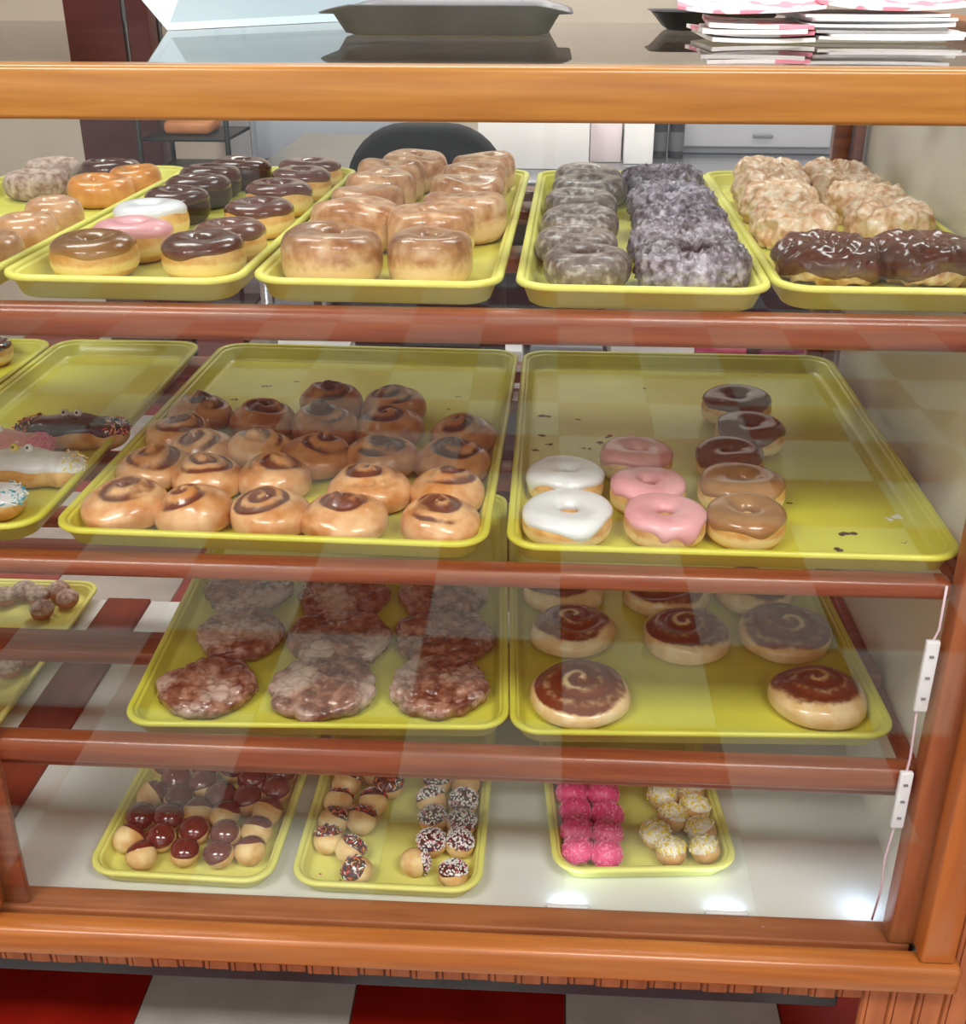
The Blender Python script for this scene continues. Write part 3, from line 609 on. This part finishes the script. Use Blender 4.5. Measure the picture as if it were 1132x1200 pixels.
# ---- doughnut holes
def axis_frame(ax):
    ax = np.array(ax, float); ax /= np.linalg.norm(ax); a = np.cross(ax, [.3, .9, .1]); a /= np.linalg.norm(a); return a, np.cross(ax, a), ax
def doughnut_hole(key, x, y, z, D, label, group, ax, ic, thm, seed, spr=None, crust=None, n=24):
    R = D / 2; A, B, Z = axis_frame(ax); sq = .86
    def S(U, V):   # V from the dip axis
        d = np.sin(V)[..., None] * (np.cos(U)[..., None] * A + np.sin(U)[..., None] * B) + np.cos(V)[..., None] * Z
        P_ = d * R * (1 + .05 * wav(d, 2.4, seed))[..., None]; P_[..., 2] = P_[..., 2] * sq; return P_
    U, V = np.meshgrid(np.arange(n) / n * PI2, np.linspace(.01, math.pi - .01, 15), indexing='ij')
    me = mesh(S(U, V).reshape(-1, 3), [f[::-1] for f in grid_faces(n, 15)])
    t_ = thing('doughnut_hole', label, 'doughnut hole', (x, y, z + R * sq * .97), (0, 0, 0), group)
    link('dough', me, crust or hole_m, t_)
    us = np.arange(30) / 30 * PI2; rp = np.stack([np.cos(us), np.sin(us), 0 * us], -1); vm = thm + .14 * wav(rp, 3.2, seed + 1)
    nv = 10; tt = np.linspace(.01, 1, nv); U = np.repeat(us[:, None], nv, 1); V = vm[:, None] * tt[None]
    Pn = S(U, V); Nn = Pn / np.linalg.norm(Pn, axis=-1)[..., None]
    Pn = Pn + Nn * (.0013 * (np.minimum(1, (1 - tt) * 6) ** .5 * 1.3 - .3))[None, :, None]
    link('icing', mesh(Pn.reshape(-1, 3), [f[::-1] for f in grid_faces(30, nv)] + [tuple(i * nv for i in range(30))[::-1]]), ic, t_)
    if spr:
        cols, ln, cnt, r_ = spr; rg = np.random.default_rng(seed + 3); u = rg.random(cnt) * PI2; v = np.arccos(1 - rg.random(cnt) * (1 - math.cos(thm * .92)))
        pp = S(u, v); nn = pp / np.linalg.norm(pp, axis=-1)[..., None]
        q = link('sprinkles', sprinkles_mesh(pp + nn * .0011, nn, ln, r_, len(cols), seed), cols, t_, smooth=False); q['kind'] = 'stuff'
    return t_
def rows_of(items, gap=.022):
    """assign every piece a row (front to back) and a rank (left to right) for its label"""
    idx = sorted(range(len(items)), key=lambda i: items[i][1]); rows = []; 
    for i in idx:
        if rows and items[i][1] - items[rows[-1][0]][1] < gap: rows[-1].append(i)
        else: rows.append([i])
    out = {}
    for a, r in enumerate(rows):
        for b, i in enumerate(sorted(r, key=lambda i: items[i][0])): out[i] = (a, b)
    return out
rg0 = random.Random(5)
zb = KZ['B'] - .0213
def lab_hole(desc, rk, where):
    return '%s, %s from left in %s row, %s' % (desc, ORD[rk[1]], ('front' if rk[0] == 0 else ORD[rk[0]]), where)
it = P['B1']; rk = rows_of(it)
PLAIN = {0: (.3, .8, .3), 1: (-.2, .7, .6), 11: (0, .8, .6), 12: (.1, .8, .6), 14: (.7, .6, .3), 4: (-.2, .8, .6), 9: (-.1, .8, .6), 13: (.4, .8, .5)}
for i, (x, y, D) in enumerate(it):
    ax = PLAIN.get(i, (rg0.uniform(-.3, .3), rg0.uniform(-.5, .1), 1))
    doughnut_hole('B', x, y, zb, D * .98, lab_hole('half-dipped chocolate hole' if i in PLAIN else 'chocolate-covered hole', rk[i], 'leftmost deck tray'),
                  'chocolate-dipped doughnut holes', ax, ic_red, 1.35 if i not in PLAIN else 1.25, 400 + i)
it = P['B2_left']; rk = rows_of(it)
AX = [(-.5, -.3, .8), (-.1, .5, .8), (.5, .5, .6), (.1, .8, .6), (.4, .5, .5), (.2, .9, .3), (.3, .8, .5), (0, .8, .6), (.2, -.1, .9), (0, .2, 1), (-.2, .2, 1)]
for i, (x, y, D) in enumerate(it):
    doughnut_hole('B', x, y, zb, D * .98, lab_hole('hole with long sprinkles', rk[i], 'left clump'),
                  'multicoloured sprinkle doughnut holes', AX[i], ic_choc, 1.15, 450 + i, spr=(spr_cols, .0055, 70, .0008))
it = P['B2_right']; rk = rows_of(it)
AX = [(.9, .3, .1), (.05, .25, .9), (0, -.2, 1), (.2, -.1, 1), (-.2, 0, 1), (.1, -.2, 1), (-.3, .5, .8), (.1, -.3, 1), (.1, .3, 1), (.2, .7, .6), (-.1, .2, 1), (0, .3, 1)]
for i, (x, y, D) in enumerate(it):
    doughnut_hole('B', x, y, zb, D * .98, lab_hole('hole with tiny white beads', rk[i], 'right clump'),
                  'white sprinkle doughnut holes', AX[i], ic_choc, 1.25, 470 + i, spr=(spr_white, .0024, 230, .0011))
it = P['B3_pink']; rk = rows_of(it)
ic_hot = icing('hot_pink_coating', (228, 62, 122), (240, 96, 150), .4, .2)
for i, (x, y, D) in enumerate(it):
    doughnut_hole('B', x, y, zb, D * .98, lab_hole('hot pink doughnut hole', rk[i], 'pink ones'),
                  'hot pink doughnut holes', (rg0.uniform(-.2, .2), rg0.uniform(-.3, 0), 1), ic_hot, 1.9, 490 + i, spr=(spr_pink, .0042, 150, .0009))
it = P['B3_yellow']; rk = rows_of(it)
ic_wy = icing('cream_icing', (236, 226, 210), (244, 236, 220), .5, .1)
for i, (x, y, D) in enumerate(it):
    doughnut_hole('B', x, y, zb, D * .98, lab_hole('hole with yellow shreds', rk[i], 'yellow ones'),
                  'yellow and white doughnut holes', (rg0.uniform(-.5, .5), rg0.uniform(-.3, .4), 1), ic_wy, 1.3, 510 + i, spr=(spr_yel, .0055, 130, .0012))
it = P['B0']; rk = rows_of(it)
for i, (x, y, D) in enumerate(it):
    doughnut_hole('B', x, y, zb, D * 1.0, lab_hole('reddish sugared hole', rk[i], 'far left tray'), 'sugared doughnut holes at the far left',
                  (0, 0, 1), sugar_m, 1.5, 540 + i, crust=noisy('reddish_crust', (150, 88, 64), (184, 124, 96), 14, .6, rnd=1, bump=.3))

# ---- bone-shaped iced doughnuts with candy eyes
def bone(x, y, rotz, label, ic, end_ic, spr, eyes, seed, Lh=.070):
    def S(T, V):   # T -1..1 along, V section
        xx = Lh * np.sin(T * math.pi / 2); q = np.abs(np.sin(T * math.pi / 2))
        wd = .0245 + .006 * np.exp(-((q - .74) / .2) ** 2) + .009 * np.exp(-(q / .35) ** 2) - .004 * np.exp(-((q - .45) / .12) ** 2)
        cl = np.sqrt(np.clip(1 - q ** 7, 0, 1)); wd = wd * cl
        return np.stack([xx, wd * sgnpow(np.sin(V), .8), .017 + .017 * cl * sgnpow(np.cos(V), .8) * (1 + .25 * np.exp(-(q / .35) ** 2) * (np.cos(V) > 0))], -1)
    def shell(t0, t1, off, nu=40, nv=14, vo=1.25):
        T, V = np.meshgrid(np.linspace(t0, t1, nu), np.linspace(-1, 1, nv), indexing='ij'); V = V * (vo + .12 * np.sin(T * 11 + seed))
        P_ = S(T, V); C = np.stack([P_[..., 0] * .9, 0 * P_[..., 0], 0 * P_[..., 0] + .014], -1); N = P_ - C; N /= np.linalg.norm(N, axis=-1)[..., None]
        e = np.minimum(1, np.minimum(np.linspace(0, 1, nv), np.linspace(1, 0, nv)) * 7)[None, :] * np.minimum(1, np.minimum(np.linspace(0, 1, nu), np.linspace(1, 0, nu)) * 9)[:, None]
        return P_ + N * (off * (e ** .5 * 1.3 - .3))[..., None], N, grid_faces(nu, nv, False)
    t_ = thing('bone_shaped_doughnut', label, 'doughnut', (x, y, KZ['M'] - .0213), (0, 0, rotz), 'bone-shaped doughnuts with eyes')
    T, V = np.meshgrid(np.linspace(-.995, .995, 44), np.arange(22) / 22 * PI2, indexing='ij')
    link('dough', mesh(S(T, V).reshape(-1, 3), [f[::-1] for f in grid_faces(44, 22, False, True)] + [tuple(range(22))[::-1], tuple(43 * 22 + k for k in range(22))]), dough_y, t_)
    Pm, _, Fm = shell(-.5, .5, .0026); link('icing', mesh(Pm.reshape(-1, 3), [f[::-1] for f in Fm]), ic, t_)
    for a, b in ((-.96, -.42), (.42, .96)):
        Pe, Ne, Fe = shell(a, b, .0022); link('end_icing', mesh(Pe.reshape(-1, 3), [f[::-1] for f in Fe]), end_ic, t_)
        rg = np.random.default_rng(seed + int(a * 10) + 50); i = rg.integers(4, 36, 90); j = rg.integers(1, 13, 90)
        q = link('sprinkles', sprinkles_mesh(Pe[i, j] + rg.normal(size=(90, 3)) * .0008, Ne[i, j], .006, .0008, len(spr), seed), spr, t_, smooth=False); q['kind'] = 'stuff'
    import bmesh
    for k, s in enumerate((-1, 1)):
        bm = bmesh.new(); bmesh.ops.create_uvsphere(bm, u_segments=14, v_segments=8, radius=.0052); me = bpy.data.meshes.new('eye'); bm.to_mesh(me); bm.free()
        o = link('candy_eye', me, eyes[k], t_); o.location = (s * .0085, .004, .0425)
        bm = bmesh.new(); bmesh.ops.create_uvsphere(bm, u_segments=8, v_segments=6, radius=.0018); me = bpy.data.meshes.new('pupil'); bm.to_mesh(me); bm.free()
        p = link('pupil', me, mat('pupil_black', (20, 20, 24), .3), o); p.location = (0, -.0044, .0022)
    return t_
ew = mat('candy_white', (240, 238, 232), .35); ey = mat('candy_yellow', (238, 206, 70), .35); er = mat('candy_red', (200, 60, 60), .35)
ic_navy = icing('blue_black_icing', (44, 44, 62), (56, 54, 74)); ic_hotp = icing('rose_icing', (214, 112, 130), (226, 130, 146), .35)
bone(-.590, .262, 0, 'bone-shaped doughnut with blue-black icing, red and white sprinkled ends and candy eyes', ic_navy, ic_choc, spr_cols, (ew, ew), 600, .071)
bone(-.664, .202, 0, 'bone-shaped doughnut with dusky pink icing, behind the white one', ic_pinkd, ic_hotp, spr_pink, (ew, ew), 601, .072)
bone(-.604, .146, 0, 'bone-shaped doughnut with white icing, yellow shredded ends and candy eyes', ic_white, ic_white, spr_yel, (ey, ew), 602, .073)
bone(-.637, .056, 0, 'bone-shaped doughnut with teal and white sprinkled end at the left frame edge', ic_white, ic_white, spr_teal, (ew, ew), 603, .072)
iced_ring('M', -.848, .575, .085, 'chocolate ring doughnut with teal and white sprinkles, far left of middle shelf', dough_y, ic_choc, 620, spr=(spr_teal, .006, 70))
iced_ring('M', -.852, .470, .085, 'chocolate ring doughnut with red and white sprinkles, far left of middle shelf', dough_y, ic_choc, 621, spr=(spr_cols, .006, 70))

# ---- crumbs and smears left on the trays
def crumbs(name, label, spots, z, m, seed):
    rg = np.random.default_rng(seed); V = []; F = []
    for x, y, s, n in spots:
        for _ in range(n):
            a = rg.random() * PI2; d = s * rg.random() * 1.6; cx, cy = x + d * math.cos(a), y + d * math.sin(a) * .6; r = s * (.15 + .5 * rg.random()); b0 = len(V); k = 6
            V.append((cx, cy, z + r * .4))
            for q in range(k): V.append((cx + r * (1 + .4 * rg.random()) * math.cos(q * PI2 / k), cy + r * (1 + .4 * rg.random()) * math.sin(q * PI2 / k), z + .0001))
            F += [(b0, b0 + 1 + q, b0 + 1 + (q + 1) % k) for q in range(k)]
    o = link(name, mesh(V, F), m, smooth=False); tag(o, label, 'crumbs', kind='stuff'); return o
zm = KZ['M'] - .0212
crumbs('crumbs', 'dark chocolate crumbs on the empty right part of the half-empty tray', [(.330, .066, .006, 9), (.312, .028, .005, 5), (.339, .004, .007, 14), (.386, .048, .003, 3), (.384, .020, .004, 4), (.255, .12, .004, 4), (.28, .14, .003, 3)], zm, mat('crumb_brown', (70, 32, 20), .6), 1)
crumbs('crumbs', 'white icing flakes by the right wall of the half-empty tray', [(.392, .108, .007, 8), (.335, .20, .004, 3)], zm, mat('crumb_white', (226, 224, 214), .6), 2)
crumbs('crumbs', 'pinkish icing blobs behind the dusky pink doughnut', [(.073, .310, .006, 4), (.085, .330, .006, 3), (.055, .29, .004, 4)], zm, mat('crumb_pink', (168, 96, 62), .5), 3)
sm = mat('smear_olive', (120, 112, 30), .6)
crumbs('crumbs', 'thin olive smears near the back left of the half-empty tray', [(.005, .40, .005, 5), (.0, .33, .003, 14), (.01, .30, .003, 12), (-.01, .28, .003, 9), (.145, .52, .004, 3), (.05, .39, .003, 4)], zm - .0001, sm, 4)
crumbs('crumbs', 'dark specks on the empty back part of the crowded bun tray', [(-.40, .50, .004, 8), (-.43, .44, .004, 8), (-.36, .52, .003, 6), (-.33, .46, .003, 6), (-.12, .47, .003, 8), (-.13, .42, .003, 5)], zm - .0001, sm, 5)
crumbs('crumbs', 'reddish crumb at the front left corner of the middle deck tray', [(-.262, .030, .003, 3), (-.235, .020, .002, 2)], zb, mat('crumb_red', (176, 70, 56), .6), 6)
# ------------------------------------------------------------------ things on the glass top
GT = .1895
bb_ = thing('pale_blue_board', 'pale blue rigid board standing on the glass top left of the grey tray', 'board', (-.40, .57, GT))
import bmesh
def prism(name, outline, th, m, parent=None, axis=None):
    """flat outline (list of 3-D points) with real thickness along axis"""
    ax = Vector(axis or (0, 1, 0)) * th; V = [Vector(p) for p in outline] + [Vector(p) + ax for p in outline]; n = len(outline)
    return link(name, mesh(V, [tuple(range(n)), tuple(range(n, 2 * n))[::-1]] + [((i + 1) % n, i, n + i, n + (i + 1) % n) for i in range(n)]), m, parent, smooth=False)
prism('panel', [(-.072, -.12, 0), (.145, .20, 0), (.21, .30, 0), (.21, .30, .20), (.0, .0, .20), (-.17, -.12, .12)], .006, pale_blue, bb_, (-.4, .9, 0))
prism('stand', [(-.05, -.06, .001), (.15, .23, .001), (.15, .29, .001), (-.05, .0, .001)], .004, pale_blue, bb_, (0, 0, 1))

gt = thing('grey_plastic_tray', 'dark grey plastic serving tray with flared rim standing on the glass top', 'tray', (-.122, .435, GT))
def flare(x0, x1, y0, y1, h, lip):
    def lp(d, z, r, dip=0):
        return [(x, y, z + dip * (abs(x) / (x1 - x0) * 2) ** 3) for x, y in rrect(x0 - d, y0 - d, x1 + d, y1 + d, r, 6)]
    return [lp(-.01, 0, .02), lp(0, .002, .03), lp(.012, h * .7, .035, -.003), lp(.026, h, .04, -.008), lp(.028, h + .002, .042, -.008), lp(.022, h + .001, .038, -.008), lp(.008, h * .7, .03), lp(-.006, .008, .025), lp(-.02, .006, .02)]
link('bowl', loft(flare(-.118, .118, -.08, .12, .037, 0)), grey_pl, gt)
link('foot', loft([[(x, y, z) for x, y in rrect(-.105, -.072, .105, .11, .02, 5)] for z in (-.0005, .0025)]), mat('tan_foot', (150, 140, 110), .6), gt)

def bag(cx, cy, z, w_, d, th, rot, m, label, seed, group, crumple=.004, tilt=0, pitch=0):
    nu, nv = 15, 9; r = np.random.default_rng(seed)
    X, Y = np.meshgrid(np.linspace(-w_ / 2, w_ / 2, nu), np.linspace(-d / 2, d / 2, nv), indexing='ij')
    q = np.stack([X, Y, 0 * X], -1); Z = crumple * (wav(q, 22, seed) * .5 + .5) * ((X / w_) ** 2 * 3 + (Y / d) ** 2)
    T = np.stack([X, Y, Z + th], -1).reshape(-1, 3); B = np.stack([X, Y, Z], -1).reshape(-1, 3); n = nu * nv
    F = [f[::-1] for f in grid_faces(nu, nv, False)] ; F += [tuple(a + n for a in f[::-1]) for f in F]
    ed = [i * nv for i in range(nu)] + [(nu - 1) * nv + j for j in range(1, nv)] + [i * nv + nv - 1 for i in range(nu - 2, -1, -1)] + [j for j in range(nv - 2, 0, -1)]
    F += [(ed[k], ed[(k + 1) % len(ed)], ed[(k + 1) % len(ed)] + n, ed[k] + n)[::-1] for k in range(len(ed))]
    o = link('paper_bag', mesh(np.vstack([T, B]), F), m, smooth=False); o.location = (cx, cy, z); o.rotation_euler = (pitch, tilt, rot)
    return tag(o, label, 'paper bag', group)
r = random.Random(8)
for i in range(9):
    bag(.345 + r.uniform(-.012, .012), .33 + r.uniform(-.01, .01), GT + .0003 + i * .0030, .145, .17, .0029, r.uniform(-.07, .07), paper_w,
        'flat white paper bag, %s from the bottom of the right stack on the glass' % ORD[i], 700 + i, 'flat white paper bags', crumple=.0016)
for i in range(4):
    bag(.212 + r.uniform(-.008, .008), .31 + r.uniform(-.01, .01), GT + .0003 + i * .0044, .105, .15, .0040, r.uniform(-.10, .10), paper_p if i % 2 else paper_w,
        'flat pink printed paper bag, %s from the bottom of the left stack on glass' % ORD[i], 720 + i, 'pink-printed paper bags', crumple=.004)
bag(.214, .350, GT + .043, .150, .20, .003, -.10, paper_p, 'large white bag with pink print lying on top of the left stack', 741, None, crumple=.010, tilt=-.04, pitch=.16)
bag(.352, .345, GT + .0425, .150, .20, .003, -.04, paper_p, 'large white bag with pink print lying on top of the right stack', 742, None, crumple=.008, pitch=.13)
bd = thing('black_dish', 'small black dish behind the pink-printed bags on the glass top', 'dish', (.20, .52, GT))
link('bowl', loft([[(x, y, z) for x, y in rrect(-a, -b, a, b, .02, 5)] for a, b, z in ((.055, .04, 0), (.06, .045, .003), (.075, .055, .020), (.080, .06, .022), (.074, .054, .020), (.055, .04, .006))]), mat('black_plastic', (34, 34, 40), .35), bd)

# ------------------------------------------------------------------ behind the case
bc = thing('back_counter', 'long brushed steel counter with lower shelf behind the display case', 'counter', (.2, 1.6, FL))
place(box('worktop', -.62, 2.4, 1.28, 1.95, -.155, -.125, steel, bev=.004), bc)
place(box('lower_shelf', -.62, 2.4, 1.24, 1.92, -.60, -.58, steel, bev=.003), bc)
for x in (-.58, 1.4, 2.34):
    for y in (1.27, 1.90): 
        t = tube('leg', [Vector((x, y, FL + .001)) - bc.location, Vector((x, y, -.1555)) - bc.location], .014, steel, bc, 12)
place(box('back_panel', -.62, 2.4, 1.925, 1.945, FL + .02, -.16, mat('dark_panel', (52, 44, 48), .6), bev=0), bc)
du = thing('drawer_unit', 'long low grey drawer unit standing on the steel counter', 'drawers', (.62, 1.82, -.1245))
dm = mat('grey_metal', (176, 176, 182), .35)
place(box('body', .27, 1.5, 1.66, 1.94, -.1245, .02, mat('grey_metal_dark', (134, 136, 142), .4), bev=.003), du)
for i, (x0, x1) in enumerate(((.285, .628), (.634, 1.06), (1.066, 1.49))):
    d = place(box('drawer', x0, x1, 1.648, 1.6595, -.108, .012, dm, bev=.003), du)
    h = box('handle', (x0 + x1) / 2 + (.02 if i == 0 else 0) - .022, (x0 + x1) / 2 + (.02 if i == 0 else 0) + .022, 1.640, 1.6478, -.086, -.080, mat('handle_grey', (120, 120, 128), .3), bev=.001)
    h.parent = d; h.location = Vector(h.location) - Vector(d.location) - Vector(du.location)
tag(box('cake_box', -.148, .083, 1.42, 1.60, -.1245, -.02, paper_w, bev=.002), 'white flat-fronted carton on the steel counter, the widest', 'carton')
tag(box('cake_box', .088, .155, 1.52, 1.62, -.1245, -.03, noisy('pinkish_carton', (222, 206, 212), (230, 216, 220), 6), bev=.002), 'small pinkish white carton right of the widest white carton', 'carton')
tag(box('cake_box', .160, .222, 1.50, 1.60, -.1245, -.035, paper_w, bev=.002), 'small white carton between the pinkish carton and the dark tins', 'carton')
for i, (x, l) in enumerate(((.243, 'dark tin with orange lid on the steel counter, left of its twin'), (.280, 'dark tin with grey label beside the drawer unit'))):
    t = thing('tin', l, 'tin', (x, 1.60, -.1245))
    def cyl(name, rr, z0, z1, m, par):
        return link(name, loft([[(rr * math.cos(k * PI2 / 20), rr * math.sin(k * PI2 / 20), z) for k in range(20)] for z in (z0, z1)]), m, par, smooth=False)
    cyl('body', .017, 0, .075, mat('tin_dark', (40, 36, 40), .4), t); cyl('label', .0174, .015, .055, mat('tin_label', (90, 88, 92), .5), t)
    cyl('lid', .0176, .075, .085, mat('tin_orange', (170, 90, 60), .5), t)
# stacks on the lower shelf
def stack(name, x0, x1, y0, y1, n, th, m, label, group, z0=-.5795):
    for i in range(n):
        j = r.uniform(-.003, .003)
        tag(box(name, x0 + j, x1 + j, y0, y1, z0 + i * th, z0 + (i + .92) * th, m, bev=.001, seg=1), label % ORD[i], 'flat box', group)
stack('flat_carton', -.62 + .035, -.42, 1.30, 1.62, 8, .012, paper_w, 'flat white carton, %s from the bottom of the left stack under the counter', 'white cartons under the counter, left')
stack('flat_carton', -.135, -.045, 1.28, 1.56, 9, .0115, paper_w, 'flat white carton, %s from the bottom of the narrow stack under the counter', 'white cartons under the counter, middle')
tag(box('grey_crate', -.03, .125, 1.30, 1.60, -.5795, -.47, mat('crate_grey', (128, 132, 142), .5), bev=.004), 'grey crate under the counter between the white stacks', 'crate')
stack('flat_carton', .14, .315, 1.30, 1.62, 4, .029, paper_w, 'white carton, %s from the bottom of the wide stack under the counter', 'white cartons under the counter, right')
stack('pink_pack', .325, .435, 1.34, 1.6, 8, .0125, red_box, 'pink packet, %s from the bottom of the stack under the counter', 'pink packets under the counter')
stack('pink_pack', .475, .62, 1.40, 1.6, 8, .012, noisy('wine_pack', (110, 34, 62), (140, 52, 84), 12), 'wine-red packet, %s from the bottom of the right stack under the counter', 'wine-red packets under the counter')

ch = thing('padded_chair', 'black padded chair with rounded back, seen between the shelves behind the case', 'chair', (-.205, .98, FL))
def bk(d, y):
    return [(a, y, b) for a, b in rrect(-.135 + d, -.25 + d, .135 - d, .25 - d, .10 - d, 8)]
me = loft([bk(.012, -.03), bk(.003, -.024), bk(0, -.01), bk(0, .01), bk(.003, .024), bk(.012, .03)])
o = link('backrest', me, black_m, ch); o.location = (0, -.05, 1.085 - .225)
o = box('seat', -.21, .21, .0, .24, -.045, .045, black_m, bev=.03, seg=4); o.parent = ch; o.location = (0, .10, .47)
tube('column', [(0, .05, .08), (0, .05, .425)], .022, mat('black_metal', (24, 24, 26), .4), ch, 12)
tube('back_bar', [(0, .10, .43), (0, -.01, .46), (0, -.02, .68)], .014, mat('black_metal', (24, 24, 26), .4), ch, 8)
for k in range(5):
    a = k * PI2 / 5 + .3; tube('leg', [(0, .05, .085), (.18 * math.cos(a), .05 + .18 * math.sin(a), .05), (.19 * math.cos(a), .05 + .19 * math.sin(a), .012)], .012, mat('black_metal', (24, 24, 26), .4), ch, 8)

# left background: dark red column, rack, oven
o = struct(box('trim_2', -1.50, -1.24, 2.70, 2.80, FL + .001, CEIL - .001, noisy('dark_red_paint', (70, 22, 20), (88, 30, 26), 4, .4), bev=.004)); o['label'] = 'dark red pillar against the beige wall'
struct(box('trim_3', -1.22, -1.12, 3.36, 3.399, FL + .001, CEIL - .001, mat('grey_pipe', (170, 170, 174), .4), bev=.004))
rk_ = thing('wire_rack', 'dark metal rack with shelves standing left behind the display case', 'rack', (-1.06, 2.5, FL))
bmtl = mat('black_metal', (24, 24, 26), .4)
for x in (-.13, .13):
    for y in (-.15, .15): tube('post', [(x, y, 0), (x, y, 1.5)], .008, bmtl, rk_, 8)
for z in (.35, .60, .78, .88, 1.15): o = box('shelf', -.125, .125, -.14, .14, z, z + .01, bmtl, bev=.002); o.parent = rk_
o = box('bread_loaf', -1.14, -1.00, 2.42, 2.56, FL + .8905, FL + .93, noisy('orange_loaf', (176, 108, 60), (200, 134, 84), 8), bev=.015, seg=3); tag(o, 'orange-brown loaf lying on the dark metal rack', 'bread')
ov = thing('oven', 'grey steel oven with dark door band left behind the display case', 'oven', (-.72, 2.65, FL))
for nm, a in (('body', (-.90, -.40, 2.5, 2.95, FL + .001, -.12)),): place(box(nm, *a, mat('oven_grey', (140, 146, 156), .4), bev=.004), ov)
place(box('door', -.88, -.42, 2.485, 2.4995, -.62, -.29, mat('oven_door', (40, 44, 52), .25), bev=.003), ov)
place(box('control_panel', -.88, -.42, 2.485, 2.4995, -.27, -.14, mat('oven_panel', (160, 168, 180), .35), bev=.003), ov)
